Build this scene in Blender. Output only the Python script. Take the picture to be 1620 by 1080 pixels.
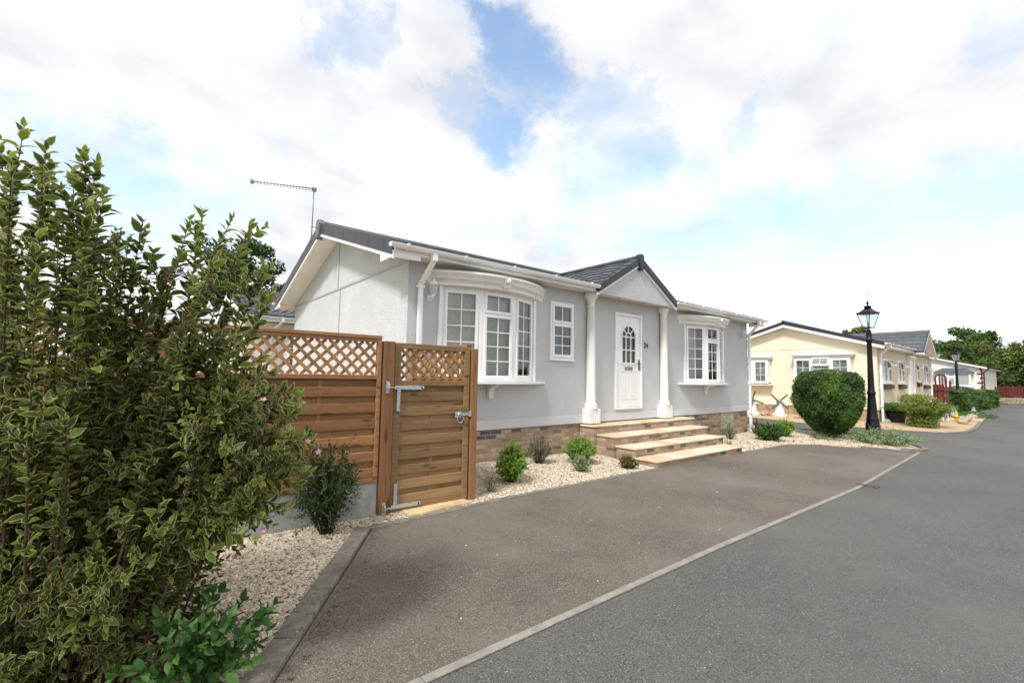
import bpy, bmesh, math, random
import numpy as np
from mathutils import Vector, Matrix
random.seed(7); RNG = np.random.default_rng(7)
D = bpy.data; SC = bpy.context.scene; COL = SC.collection
R = math.radians
for o in list(D.objects): D.objects.remove(o)

# ---------------------------------------------------------------- camera
cam = D.cameras.new('camera'); cam.sensor_width = 36; cam.lens = 726/1620*36
cam.clip_start = .05; cam.clip_end = 3000
co = D.objects.new('camera', cam); COL.objects.link(co); SC.camera = co
cr = Vector((0.7757794, -0.6308012, 0.01600525)); cu = Vector((-0.06125105, -0.05003507, 0.99686749)); cf = Vector((0.62802439, 0.7743296, 0.07745341))
co.matrix_world = Matrix(((cr.x, cu.x, -cf.x, 0), (cr.y, cu.y, -cf.y, 0), (cr.z, cu.z, -cf.z, 0), (0, 0, 0, 1)))
SC.render.resolution_x = 1024; SC.render.resolution_y = 682

# ---------------------------------------------------------------- sky, sun, exposure
SUN_EL, SUN_AZ = 50, 198          # azimuth measured from +X towards +Y: the veiled sun stands to the left, over the gable end
SC.view_settings.view_transform = 'Standard'; SC.view_settings.look = 'None'
SC.view_settings.exposure = 0.60; SC.view_settings.gamma = 1.0
w = D.worlds.new("World"); SC.world = w; w.use_nodes = True
nt = w.node_tree; nt.nodes.clear()
def N(nt, t, **k):
    n = nt.nodes.new(t)
    for a, b in k.items():
        if a == 'inp':
            for i, v in b.items(): n.inputs[i].default_value = v
        else: setattr(n, a, b)
    return n
def build_world():
    L = nt.links.new
    out = N(nt, 'ShaderNodeOutputWorld'); bg = N(nt, 'ShaderNodeBackground'); L(bg.outputs[0], out.inputs[0])
    bg.inputs[1].default_value = .12
    sky = N(nt, 'ShaderNodeTexSky', sky_type='NISHITA', sun_disc=False)
    sky.sun_elevation = R(SUN_EL); sky.sun_rotation = R(90-SUN_AZ); sky.air_density = 1.0; sky.dust_density = 1.2
    boost = N(nt, 'ShaderNodeVectorMath', operation='MULTIPLY'); L(sky.outputs[0], boost.inputs[0]); boost.inputs[1].default_value = (2.05, 1.95, 1.75)
    tc = N(nt, 'ShaderNodeTexCoord'); sep = N(nt, 'ShaderNodeSeparateXYZ'); L(tc.outputs['Generated'], sep.inputs[0])
    zz = N(nt, 'ShaderNodeMath', operation='MAXIMUM'); L(sep.outputs[2], zz.inputs[0]); zz.inputs[1].default_value = 0
    za = N(nt, 'ShaderNodeMath', operation='ADD'); L(zz.outputs[0], za.inputs[0]); za.inputs[1].default_value = .22
    dv = []
    for i in (0, 1):
        m = N(nt, 'ShaderNodeMath', operation='DIVIDE'); L(sep.outputs[i], m.inputs[0]); L(za.outputs[0], m.inputs[1]); dv.append(m)
    cmb = N(nt, 'ShaderNodeCombineXYZ'); L(dv[0].outputs[0], cmb.inputs[0]); L(dv[1].outputs[0], cmb.inputs[1])
    n1 = N(nt, 'ShaderNodeTexNoise', inp={'Scale': 2.3, 'Detail': 9, 'Roughness': .58, 'Distortion': .25}); L(cmb.outputs[0], n1.inputs['Vector'])
    # warp the direction a little so the gaps in the cloud have ragged edges
    nw = N(nt, 'ShaderNodeTexNoise', inp={'Scale': 6.0, 'Detail': 9, 'Roughness': .70}); L(tc.outputs['Generated'], nw.inputs['Vector'])
    wv = N(nt, 'ShaderNodeVectorMath', operation='SUBTRACT'); L(nw.outputs['Color'], wv.inputs[0]); wv.inputs[1].default_value = (.5, .5, .5)
    ws = N(nt, 'ShaderNodeVectorMath', operation='SCALE'); L(wv.outputs[0], ws.inputs[0]); ws.inputs['Scale'].default_value = .30
    wa = N(nt, 'ShaderNodeVectorMath', operation='ADD'); L(tc.outputs['Generated'], wa.inputs[0]); L(ws.outputs[0], wa.inputs[1])
    wn = N(nt, 'ShaderNodeVectorMath', operation='NORMALIZE'); L(wa.outputs[0], wn.inputs[0])
    # gaps: direction, angular radius (deg), strength
    holes = HOLES
    acc = None
    for (hx, hy, hz), rad, st in holes:
        d = N(nt, 'ShaderNodeVectorMath', operation='DOT_PRODUCT'); L(wn.outputs[0], d.inputs[0])
        v = Vector((hx, hy, hz)).normalized(); d.inputs[1].default_value = v
        mr = N(nt, 'ShaderNodeMapRange', interpolation_type='SMOOTHSTEP'); L(d.outputs['Value'], mr.inputs[0])
        mr.inputs[1].default_value = math.cos(R(rad)); mr.inputs[2].default_value = math.cos(R(rad*.05)); mr.inputs[3].default_value = 0; mr.inputs[4].default_value = st
        if acc is None: acc = mr.outputs[0]
        else:
            a = N(nt, 'ShaderNodeMath', operation='MAXIMUM'); L(acc, a.inputs[0]); L(mr.outputs[0], a.inputs[1]); acc = a.outputs[0]
    base = N(nt, 'ShaderNodeMapRange'); L(n1.outputs['Fac'], base.inputs[0])
    base.inputs[1].default_value = .34; base.inputs[2].default_value = .62; base.inputs[3].default_value = .78; base.inputs[4].default_value = 1.30
    sub = N(nt, 'ShaderNodeMath', operation='SUBTRACT', use_clamp=True); L(base.outputs[0], sub.inputs[0]); L(acc, sub.inputs[1])
    # cloud brightness
    n2 = N(nt, 'ShaderNodeTexNoise', inp={'Scale': 1.7, 'Detail': 6, 'Roughness': .5, 'Distortion': .1}); L(cmb.outputs[0], n2.inputs['Vector'])
    rp = N(nt, 'ShaderNodeValToRGB'); L(n2.outputs['Fac'], rp.inputs[0])
    rp.color_ramp.elements[0].position = .36; rp.color_ramp.elements[0].color = (4.45, 4.55, 4.8, 1)
    rp.color_ramp.elements[1].position = .66; rp.color_ramp.elements[1].color = (7.7, 7.7, 7.8, 1)
    mix = N(nt, 'ShaderNodeMix', data_type='RGBA'); L(sub.outputs[0], mix.inputs['Factor']); L(boost.outputs[0], mix.inputs['A']); L(rp.outputs[0], mix.inputs['B'])
    L(mix.outputs['Result'], bg.inputs[0])
def pix(x, y): return cf + cr*((x-810)/726) - cu*((y-540)/726)
HOLES = [(tuple(pix(*p)), r, s) for p, r, s in (
    ((805, 75), 5.5, 1.0), ((850, 115), 5.5, 1.05), ((795, 205), 6, 1.1), ((735, 165), 5, .75), ((945, 150), 6, .75), ((1000, 175), 5, .7), ((965, 285), 9, .75), ((990, 350), 8, .65), ((560, 45), 4.5, .55),
    ((200, 300), 8, .75), ((110, 275), 7, .75), ((330, 335), 7, .5), ((1195, 195), 3, .45), ((1290, 405), 12, .9), ((1480, 420), 13, 1.0), ((1610, 400), 11, .95), ((1130, 400), 11, .75), ((1400, 455), 9, .9), ((1230, 450), 9, .8), ((1600, 15), 4, .3), ((930, 340), 6, .5))]
build_world()
sl = D.lights.new('sun', 'SUN'); sl.energy = 2.25; sl.angle = R(10); sl.color = (1, .98, .95)
so = D.objects.new('sun', sl); COL.objects.link(so)
sd = Vector((math.cos(R(SUN_EL))*math.cos(R(SUN_AZ)), math.cos(R(SUN_EL))*math.sin(R(SUN_AZ)), math.sin(R(SUN_EL))))
so.rotation_euler = sd.to_track_quat('Z', 'Y').to_euler(); so.location = sd*50

# ---------------------------------------------------------------- helpers
ORG = {}
SPLIT = {'fascia', 'verge_trim', 'rake_soffit', 'soffit', 'bargeboard', 'interior_floor', 'cover_strip', 'side_frame', 'surround', 'sill_bracket', 'gutter_bracket', 'pipe_clip', 'quoin', 'gravel_board', 'base_rail', 'arch_frame', 'post', 'flower', 'pressed_panel', 'sill', 'curtain', 'window_board'}
def tag(o, label=None, cat=None, group=None, kind=None):
    if label: o['label'] = label
    if cat: o['category'] = cat
    if group: o['group'] = group
    if kind: o['kind'] = kind
    return o
def thing(name, label, cat, loc, group=None):
    o = D.objects.new(name, None); COL.objects.link(o); o.location = loc; o.empty_display_size = .2
    ORG[o.name] = Vector(loc); return tag(o, label, cat, group)
class MB:
    def __init__(s): s.V = []; s.F = []; s.S = []; s.T = []; s.B = []; s.M = None
    def clusters(s, eps=.006):
        bb = []
        for (v0, v1, f0, f1) in s.B:
            q = np.array([tuple(v) for v in s.V[v0:v1]]); bb.append((q.min(0)-eps, q.max(0)+eps))
        par = list(range(len(bb)))
        def fd(i):
            while par[i] != i: i = par[i]
            return i
        for i in range(len(bb)):
            for j in range(i):
                if (bb[i][0] <= bb[j][1]).all() and (bb[j][0] <= bb[i][1]).all(): par[fd(i)] = fd(j)
        g = {}
        for i, r in enumerate(s.B): g.setdefault(fd(i), []).append(r)
        return list(g.values())
    def add(s, vs, fs, smooth=False, tone=None):
        b = len(s.V)
        if s.M is not None: vs = [s.M @ Vector(v) for v in vs]
        s.V += [tuple(v) for v in vs]
        t = random.random() if tone is None else tone
        f0 = len(s.F)
        for f in fs: s.F.append([b+i for i in f]); s.S.append(smooth); s.T.append(t)
        s.B.append((b, len(s.V), f0, len(s.F))); return s
    def box(s, x0, x1, y0, y1, z0, z1, tone=None):
        v = [(x, y, z) for x in (x0, x1) for y in (y0, y1) for z in (z0, z1)]
        return s.add(v, [(0, 1, 3, 2), (4, 6, 7, 5), (0, 4, 5, 1), (2, 3, 7, 6), (0, 2, 6, 4), (1, 5, 7, 3)], tone=tone)
    def beam(s, p, q, w, h, up=(0, 0, 1), tone=None):
        p = Vector(p); q = Vector(q); d = (q-p).normalized(); up = Vector(up)
        sx = d.cross(up).normalized()*w/2; uz = sx.cross(d).normalized()*h/2
        v = [e+a*sx+b*uz for e in (p, q) for a in (-1, 1) for b in (-1, 1)]
        return s.add(v, [(0, 1, 3, 2), (4, 6, 7, 5), (0, 4, 5, 1), (2, 3, 7, 6), (0, 2, 6, 4), (1, 5, 7, 3)], tone=tone)
    def prism(s, poly, vec, tone=None):
        n = len(poly); vec = Vector(vec); v = [Vector(p) for p in poly]; v += [p+vec for p in v]
        return s.add(v, [list(range(n))[::-1], list(range(n, 2*n))]+[(i, (i+1) % n, n+(i+1) % n, n+i) for i in range(n)], tone=tone)
    def lathe(s, prof, c=(0, 0, 0), n=20, smooth=True, tone=None, rot=0, flute=None):
        v = []; cx, cy, cz = c
        for r, z in prof:
            for i in range(n):
                a = 2*math.pi*(i+rot)/n; rr = r*(1-(flute if flute and i % 2 else 0)); v.append((cx+rr*math.cos(a), cy+rr*math.sin(a), cz+z))
        f = []
        for k in range(len(prof)-1):
            for i in range(n):
                j = (i+1) % n; f.append((k*n+i, k*n+j, (k+1)*n+j, (k+1)*n+i))
        f.append(list(range(n))[::-1]); f.append([(len(prof)-1)*n+i for i in range(n)])
        return s.add(v, f, smooth, tone)
    def tube(s, pts, rad, n=7, smooth=True, tone=None):
        pts = [Vector(p) for p in pts]; m = len(pts)
        if not hasattr(rad, '__len__'): rad = [rad]*m
        v = []
        for k, p in enumerate(pts):
            d = (pts[min(k+1, m-1)]-pts[max(k-1, 0)]).normalized()
            a = d.cross(Vector((.13, .21, 1)) if abs(d.z) < .9 else Vector((1, .1, 0))).normalized(); b = d.cross(a)
            for i in range(n):
                t = 2*math.pi*i/n; v.append(p+(a*math.cos(t)+b*math.sin(t))*rad[k])
        f = [(k*n+i, k*n+(i+1) % n, (k+1)*n+(i+1) % n, (k+1)*n+i) for k in range(m-1) for i in range(n)]
        f += [list(range(n))[::-1], [(m-1)*n+i for i in range(n)]]
        return s.add(v, f, smooth, tone)
    def blob(s, c, r, n=10, m=7, jit=.12, tone=None, smooth=True, flat=0):
        v = []; c = Vector(c)
        for k in range(m+1):
            ph = math.pi*k/m
            for i in range(n):
                t = 2*math.pi*i/n; q = 1+random.uniform(-jit, jit)
                v.append((c.x+r[0]*math.sin(ph)*math.cos(t)*q, c.y+r[1]*math.sin(ph)*math.sin(t)*q, c.z+r[2]*math.cos(ph)*q))
        f = [(k*n+i, (k+1)*n+i, (k+1)*n+(i+1) % n, k*n+(i+1) % n) for k in range(m) for i in range(n)]
        return s.add(v, f, smooth, tone)
    def build(s, name, mt, parent=None, org=None, bevel=0, fix=True):
        if parent is not None and name in SPLIT and len(s.B) > 1:
            gs = s.clusters()
            if 1 < len(gs) < 40:
                out = None
                for g in gs:
                    q = MB()
                    for (v0, v1, f0, f1) in g:
                        base = len(q.V); q.V += s.V[v0:v1]
                        for k in range(f0, f1): q.F.append([i-v0+base for i in s.F[k]]); q.S.append(s.S[k]); q.T.append(s.T[k])
                    o = q.build(name, mt, parent, org, bevel, fix); out = out or o
                return out
        if parent is not None: org = ORG[parent.name]
        org = Vector(org) if org is not None else Vector((0, 0, 0))
        me = D.meshes.new(name)
        me.from_pydata([tuple(Vector(v)-org) for v in s.V], [], s.F); me.update()
        at = me.attributes.new('tone', 'FLOAT', 'FACE'); at.data.foreach_set('value', s.T)
        me.polygons.foreach_set('use_smooth', s.S)
        if fix:
            bm = bmesh.new(); bm.from_mesh(me); bmesh.ops.recalc_face_normals(bm, faces=bm.faces); bm.to_mesh(me); bm.free()
        me.materials.append(mt)
        o = D.objects.new(name, me); COL.objects.link(o)
        if parent is not None: o.parent = parent; ORG[o.name] = org.copy()
        else: o.location = org; ORG[o.name] = org.copy()
        if bevel:
            b = o.modifiers.new('bevel', 'BEVEL'); b.width = bevel; b.segments = 2; b.limit_method = 'ANGLE'; b.angle_limit = R(40)
        return o
def dup(root, loc, label=None, group=None, rotz=0, scale=None):
    r = root.copy(); COL.objects.link(r); r.location = loc; r.rotation_euler = (0, 0, rotz)
    if scale: r.scale = (scale,)*3
    if label: r['label'] = label
    if group: r['group'] = group
    def kids(a, b):
        for ch in [x for x in D.objects if x.parent == a]:
            c = ch.copy(); COL.objects.link(c); c.parent = b; kids(ch, c)
    kids(root, r); return r

# ---------------------------------------------------------------- materials
def mat(name, col, rough=.7, var=.12, vs=6, bump=0, bs=60, spec=.5, metal=0, tone=0, stretch=(1, 1, 1), speck=None, coat=0, col2=None, dirt=None, odd=None):
    """Principled with noise colour variation, optional per-piece tone, fine bump and speckles (colour, scale, threshold)."""
    m = D.materials.new(name); m.use_nodes = True; t = m.node_tree; L = t.links.new
    b = t.nodes['Principled BSDF']; b.inputs['Roughness'].default_value = rough; b.inputs['Metallic'].default_value = metal
    b.inputs['Specular IOR Level'].default_value = spec; b.inputs['Coat Weight'].default_value = coat
    tc = N(t, 'ShaderNodeTexCoord'); mp = N(t, 'ShaderNodeMapping'); L(tc.outputs['Object'], mp.inputs[0]); mp.inputs['Scale'].default_value = stretch
    no = N(t, 'ShaderNodeTexNoise', inp={'Scale': vs, 'Detail': 6, 'Roughness': .6}); L(mp.outputs[0], no.inputs['Vector'])
    mx = N(t, 'ShaderNodeMix', data_type='RGBA')
    c2 = col2 if col2 else tuple(c*(1-var*2) for c in col)
    c1 = col if col2 else tuple(min(1, c*(1+var)) for c in col)
    rmp = N(t, 'ShaderNodeMapRange'); L(no.outputs['Fac'], rmp.inputs[0]); rmp.inputs[1].default_value = .3; rmp.inputs[2].default_value = .7
    L(rmp.outputs[0], mx.inputs['Factor']); mx.inputs['A'].default_value = (*c1, 1); mx.inputs['B'].default_value = (*c2, 1)
    cur = mx.outputs['Result']
    if tone:
        at = N(t, 'ShaderNodeAttribute', attribute_name='tone')
        mr = N(t, 'ShaderNodeMapRange'); L(at.outputs['Fac'], mr.inputs[0]); mr.inputs[3].default_value = 1-tone; mr.inputs[4].default_value = 1+tone
        vm = N(t, 'ShaderNodeVectorMath', operation='SCALE'); L(cur, vm.inputs[0]); L(mr.outputs[0], vm.inputs['Scale']); cur = vm.outputs[0]
    if odd:
        m4 = N(t, 'ShaderNodeMath', operation='GREATER_THAN'); L(at.outputs['Fac'], m4.inputs[0]); m4.inputs[1].default_value = odd[0]
        m5 = N(t, 'ShaderNodeMix', data_type='RGBA'); L(m4.outputs[0], m5.inputs['Factor']); L(cur, m5.inputs['A']); m5.inputs['B'].default_value = (*odd[1], 1); cur = m5.outputs['Result']
    if speck:
        for sc, sscale, th in speck:
            vo = N(t, 'ShaderNodeTexNoise', inp={'Scale': sscale, 'Detail': 2, 'Roughness': .6}); L(tc.outputs['Object'], vo.inputs['Vector'])
            mr = N(t, 'ShaderNodeMapRange'); L(vo.outputs['Fac'], mr.inputs[0]); mr.inputs[1].default_value = th; mr.inputs[2].default_value = th+.05
            m2 = N(t, 'ShaderNodeMix', data_type='RGBA'); L(mr.outputs[0], m2.inputs['Factor']); L(cur, m2.inputs['A']); m2.inputs['B'].default_value = (*sc, 1); cur = m2.outputs['Result']
    for dirt in (dirt if isinstance(dirt, list) else [dirt] if dirt else []):
        dn = N(t, 'ShaderNodeTexNoise', inp={'Scale': dirt[1], 'Detail': 5, 'Roughness': .65}); L(tc.outputs['Object'], dn.inputs['Vector'])
        mr = N(t, 'ShaderNodeMapRange'); L(dn.outputs['Fac'], mr.inputs[0]); mr.inputs[1].default_value = dirt[2]; mr.inputs[2].default_value = dirt[2]+.2; mr.inputs[4].default_value = dirt[3]
        m2 = N(t, 'ShaderNodeMix', data_type='RGBA'); L(mr.outputs[0], m2.inputs['Factor']); L(cur, m2.inputs['A']); m2.inputs['B'].default_value = (*dirt[0], 1); cur = m2.outputs['Result']
    L(cur, b.inputs['Base Color'])
    if bump:
        bn = N(t, 'ShaderNodeTexNoise', inp={'Scale': bs, 'Detail': 3, 'Roughness': .6}); L(mp.outputs[0], bn.inputs['Vector'])
        bu = N(t, 'ShaderNodeBump', inp={'Strength': bump, 'Distance': .01}); L(bn.outputs['Fac'], bu.inputs['Height']); L(bu.outputs[0], b.inputs['Normal'])
    return m
def brickmat(name, ramp, mortar, bw=.225, bh=.075, ms=.01, offset=.5, horiz=False, rough=.85, bump=.5):
    m = D.materials.new(name); m.use_nodes = True; t = m.node_tree; L = t.links.new; b = t.nodes['Principled BSDF']; b.inputs['Roughness'].default_value = rough
    ge = N(t, 'ShaderNodeNewGeometry'); se = N(t, 'ShaderNodeSeparateXYZ'); L(ge.outputs['Position'], se.inputs[0])
    cb = N(t, 'ShaderNodeCombineXYZ')
    if horiz: L(se.outputs[0], cb.inputs[0]); L(se.outputs[1], cb.inputs[1])
    else:
        ad = N(t, 'ShaderNodeMath', operation='ADD'); L(se.outputs[0], ad.inputs[0]); L(se.outputs[1], ad.inputs[1]); L(ad.outputs[0], cb.inputs[0]); L(se.outputs[2], cb.inputs[1])
    wob = N(t, 'ShaderNodeTexNoise', inp={'Scale': 9, 'Detail': 2}); L(ge.outputs['Position'], wob.inputs['Vector'])
    wv = N(t, 'ShaderNodeVectorMath', operation='MULTIPLY_ADD'); L(wob.outputs['Color'], wv.inputs[0]); wv.inputs[1].default_value = (.006,)*3; L(cb.outputs[0], wv.inputs[2])
    br = N(t, 'ShaderNodeTexBrick', inp={'Scale': 1, 'Mortar Size': ms, 'Mortar Smooth': .2, 'Bias': 0, 'Brick Width': bw, 'Row Height': bh, 'Color1': (0, 0, 0, 1), 'Color2': (1, 1, 1, 1), 'Mortar': (.5, .5, .5, 1)})
    br.offset = offset; L(wv.outputs[0], br.inputs['Vector'])
    rp = N(t, 'ShaderNodeValToRGB'); L(br.outputs['Color'], rp.inputs[0]); els = rp.color_ramp.elements; rp.color_ramp.interpolation = 'CONSTANT'
    while len(els) > 1: els.remove(els[-1])
    els[0].position = 0; els[0].color = (*ramp[0][1], 1)
    for p, c in ramp[1:]: e = els.new(p); e.color = (*c, 1)
    no = N(t, 'ShaderNodeTexNoise', inp={'Scale': 14, 'Detail': 8, 'Roughness': .7}); L(ge.outputs['Position'], no.inputs['Vector'])
    mr = N(t, 'ShaderNodeMapRange'); L(no.outputs['Fac'], mr.inputs[0]); mr.inputs[1].default_value = .3; mr.inputs[2].default_value = .7; mr.inputs[3].default_value = .72; mr.inputs[4].default_value = 1.22
    vm = N(t, 'ShaderNodeVectorMath', operation='SCALE'); L(rp.outputs[0], vm.inputs[0]); L(mr.outputs[0], vm.inputs['Scale'])
    mx = N(t, 'ShaderNodeMix', data_type='RGBA'); L(br.outputs['Fac'], mx.inputs['Factor']); L(vm.outputs[0], mx.inputs['A']); mx.inputs['B'].default_value = (*mortar, 1)
    L(mx.outputs['Result'], b.inputs['Base Color'])
    hs = N(t, 'ShaderNodeMath', operation='MULTIPLY_ADD'); L(br.outputs['Fac'], hs.inputs[0]); hs.inputs[1].default_value = -1.; L(no.outputs['Fac'], hs.inputs[2])
    bu = N(t, 'ShaderNodeBump', inp={'Strength': bump, 'Distance': .008}); L(hs.outputs[0], bu.inputs['Height']); L(bu.outputs[0], b.inputs['Normal'])
    return m
def leafmat(name, col, edge=None, edge_at=.7, rough=.45, tone=.35, trans=.25, tip=None):
    m = D.materials.new(name); m.use_nodes = True; t = m.node_tree; L = t.links.new; b = t.nodes['Principled BSDF']; b.inputs['Roughness'].default_value = rough; b.inputs['Specular IOR Level'].default_value = .35
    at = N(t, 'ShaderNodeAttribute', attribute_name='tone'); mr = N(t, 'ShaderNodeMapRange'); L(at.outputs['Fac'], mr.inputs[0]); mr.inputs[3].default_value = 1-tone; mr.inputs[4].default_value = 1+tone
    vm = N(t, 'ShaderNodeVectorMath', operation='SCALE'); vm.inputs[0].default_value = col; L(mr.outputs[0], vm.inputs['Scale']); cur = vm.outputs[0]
    if tip:
        h = N(t, 'ShaderNodeMapRange'); L(at.outputs['Fac'], h.inputs[0]); h.inputs[1].default_value = .72; h.inputs[2].default_value = 1
        m3 = N(t, 'ShaderNodeMix', data_type='RGBA'); L(h.outputs[0], m3.inputs['Factor']); L(cur, m3.inputs['A']); m3.inputs['B'].default_value = (*tip, 1); cur = m3.outputs['Result']
    if edge:
        a2 = N(t, 'ShaderNodeAttribute', attribute_name='edge'); no = N(t, 'ShaderNodeTexNoise', inp={'Scale': 60, 'Detail': 2}); ge = N(t, 'ShaderNodeTexCoord'); L(ge.outputs['Object'], no.inputs['Vector'])
        ad = N(t, 'ShaderNodeMath', operation='MULTIPLY_ADD'); L(no.outputs['Fac'], ad.inputs[0]); ad.inputs[1].default_value = .5; L(a2.outputs['Fac'], ad.inputs[2])
        mr2 = N(t, 'ShaderNodeMapRange'); L(ad.outputs[0], mr2.inputs[0]); mr2.inputs[1].default_value = edge_at+.25; mr2.inputs[2].default_value = edge_at+.33
        mx = N(t, 'ShaderNodeMix', data_type='RGBA'); L(mr2.outputs[0], mx.inputs['Factor']); L(cur, mx.inputs['A']); mx.inputs['B'].default_value = (*edge, 1); cur = mx.outputs['Result']
    L(cur, b.inputs['Base Color'])
    if trans:
        tr = N(t, 'ShaderNodeBsdfTranslucent'); L(cur, tr.inputs[0]); ms = N(t, 'ShaderNodeMixShader', inp={0: trans}); o = t.nodes['Material Output']
        L(b.outputs[0], ms.inputs[1]); L(tr.outputs[0], ms.inputs[2]); L(ms.outputs[0], o.inputs[0])
    return m
def glassmat(name, tint=(.9, .93, .93), base=.10):
    m = D.materials.new(name); m.use_nodes = True; t = m.node_tree; L = t.links.new; t.nodes.remove(t.nodes['Principled BSDF']); o = t.nodes['Material Output']
    tr = N(t, 'ShaderNodeBsdfTransparent', inp={0: (*tint, 1)}); gl = N(t, 'ShaderNodeBsdfGlossy', inp={'Roughness': .02}); lw = N(t, 'ShaderNodeLayerWeight', inp={'Blend': .35})
    nn = N(t, 'ShaderNodeTexNoise', inp={'Scale': 3.0, 'Detail': 2}); tc = N(t, 'ShaderNodeTexCoord'); L(tc.outputs['Object'], nn.inputs['Vector']); bu = N(t, 'ShaderNodeBump', inp={'Strength': .06, 'Distance': .02}); L(nn.outputs['Fac'], bu.inputs['Height']); L(bu.outputs[0], gl.inputs['Normal'])
    ma = N(t, 'ShaderNodeMath', operation='MULTIPLY_ADD', use_clamp=True); L(lw.outputs['Fresnel'], ma.inputs[0]); ma.inputs[1].default_value = .9; ma.inputs[2].default_value = base
    ms = N(t, 'ShaderNodeMixShader'); L(ma.outputs[0], ms.inputs[0]); L(tr.outputs[0], ms.inputs[1]); L(gl.outputs[0], ms.inputs[2]); L(ms.outputs[0], o.inputs[0]); return m
def frostglass(name):
    m = D.materials.new(name); m.use_nodes = True; t = m.node_tree; L = t.links.new; t.nodes.remove(t.nodes['Principled BSDF']); o = t.nodes['Material Output']
    tr = N(t, 'ShaderNodeBsdfTransparent', inp={0: (.97, .98, .98, 1)}); tl = N(t, 'ShaderNodeBsdfTranslucent', inp={0: (.9, .93, .92, 1)}); df = N(t, 'ShaderNodeBsdfDiffuse', inp={0: (.8, .83, .82, 1)})
    m1 = N(t, 'ShaderNodeMixShader', inp={0: .45}); L(tl.outputs[0], m1.inputs[1]); L(df.outputs[0], m1.inputs[2]); m2 = N(t, 'ShaderNodeMixShader', inp={0: .38}); L(tr.outputs[0], m2.inputs[1]); L(m1.outputs[0], m2.inputs[2]); L(m2.outputs[0], o.inputs[0]); return m
M = {}
M['render'] = mat('render_grey', (.585, .59, .595), .9, .05, 1.2, .8, 45, .2, speck=[((.42, .425, .43), 60, .58), ((.74, .745, .75), 52, .62)], dirt=((.52, .52, .515), 1.3, .5, .5))
M['gable'] = mat('render_white', (.585, .60, .615), .9, .05, 1.0, 1.0, 40, .2, speck=[((.40, .40, .39), 42, .59), ((.78, .79, .80), 50, .62)], dirt=((.52, .525, .51), 1.2, .52, .6))
M['band'] = mat('render_band', (.62, .625, .63), .7, .04, 2)
M['upvc'] = mat('white_upvc', (.88, .88, .875), .28, .03, 3, spec=.5)
M['cream'] = mat('white_moulding', (.85, .835, .80), .5, .04, 4)
M['soffit'] = mat('soffit_cream', (.72, .69, .64), .5, .05, 2)
M['joint'] = mat('joint_trim', (.43, .435, .44), .6, .05, 3)
M['tile'] = mat('charcoal_tile', (.10, .11, .122), .5, .2, 8, .5, 90, .4, tone=.25)
M['verge'] = mat('charcoal_verge', (.032, .034, .042), .45, .12, 5, .2, 60)
M['brick'] = brickmat('brick_plinth', [(0, (.12, .10, .10)), (.09, (.38, .235, .15)), (.30, (.45, .31, .20)), (.50, (.36, .225, .15)), (.68, (.48, .36, .235)), (.86, (.24, .165, .13)), (.94, (.15, .12, .115))], (.30, .26, .21))
M['buff'] = brickmat('brick_buff', [(0, (.42, .30, .16)), (.4, (.50, .36, .2)), (.7, (.36, .25, .14))], (.22, .17, .12))
M['ventbrick'] = brickmat('brick_pale', [(0, (.50, .46, .34)), (.5, (.62, .57, .42)), (.8, (.42, .38, .28))], (.4, .36, .28))
M['stonetread'] = brickmat('sandstone_paving', [(0, (.66, .53, .37)), (.25, (.70, .60, .44)), (.5, (.65, .47, .31)), (.65, (.72, .63, .48)), (.85, (.66, .56, .42))], (.55, .45, .32), .42, .46, .006, 0, True, .8, .2)
M['sand'] = mat('sandstone', (.66, .50, .28), .85, .2, 3, .3, 60)
M['asphalt'] = mat('asphalt_grey', (.122, .117, .106), .85, .12, .6, .7, 130, .3, speck=[((.06, .058, .052), 85, .55), ((.25, .245, .23), 105, .60), ((.44, .43, .41), 60, .69)], dirt=[((.152, .145, .131), .35, .48, .6), ((.078, .075, .07), .55, .58, .5), ((.20, .195, .18), 1.7, .68, .5)])
M['drive'] = mat('asphalt_brown', (.158, .133, .108), .85, .16, .8, .8, 120, .3, speck=[((.068, .056, .045), 80, .54), ((.29, .255, .215), 95, .58), ((.45, .41, .35), 80, .66)], dirt=[((.215, .188, .16), .5, .46, .7), ((.095, .08, .066), .9, .60, .5), ((.36, .34, .31), 2.3, .70, .55)])
M['kerb'] = mat('kerb_concrete', (.23, .205, .165), .9, .2, 9, .6, 90, speck=[((.13, .12, .09), 30, .60), ((.5, .47, .42), 60, .66)], dirt=((.16, .14, .10), 4, .5, .7))
M['kerbp'] = mat('kerb_concrete_pale', (.30, .28, .24), .9, .15, 9, .5, 90, speck=[((.2, .18, .15), 60, .64)])
M['gravel'] = mat('gravel_cream', (.58, .50, .37), .9, .1, 30, 1, 60, speck=[((.35, .26, .18), 55, .60), ((.84, .80, .70), 45, .58), ((.25, .19, .14), 40, .68)], dirt=((.52, .40, .27), 1.5, .52, .5))
M['stone_w'] = mat('gravel_stone', (.63, .55, .42), .85, .12, 20, tone=.32, dirt=((.42, .27, .19), 17, .57, .6), odd=(.87, (.25, .13, .085)))
M['gravel2'] = mat('gravel_tan', (.50, .36, .20), .9, .1, 20, 1, 40, speck=[((.30, .19, .1), 30, .58), ((.66, .54, .38), 35, .58)])
M['lawn'] = mat('lawn', (.06, .11, .025), .9, .25, 4, 1, 60)
M['earth'] = mat('earth', (.12, .1, .06), .9, .25, 1.5)
M['wood'] = None
M['galv'] = mat('galvanised', (.55, .57, .6), .42, .15, 30, metal=.75, spec=.5)
M['conc'] = mat('concrete_board', (.38, .38, .36), .9, .12, 5, .4, 60, dirt=((.18, .18, .15), 2.5, .5, .6))
M['black'] = mat('black_paint', (.008, .009, .011), .42, .1, 8, spec=.3)
M['dark'] = mat('black_plastic', (.02, .02, .02), .4)
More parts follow.
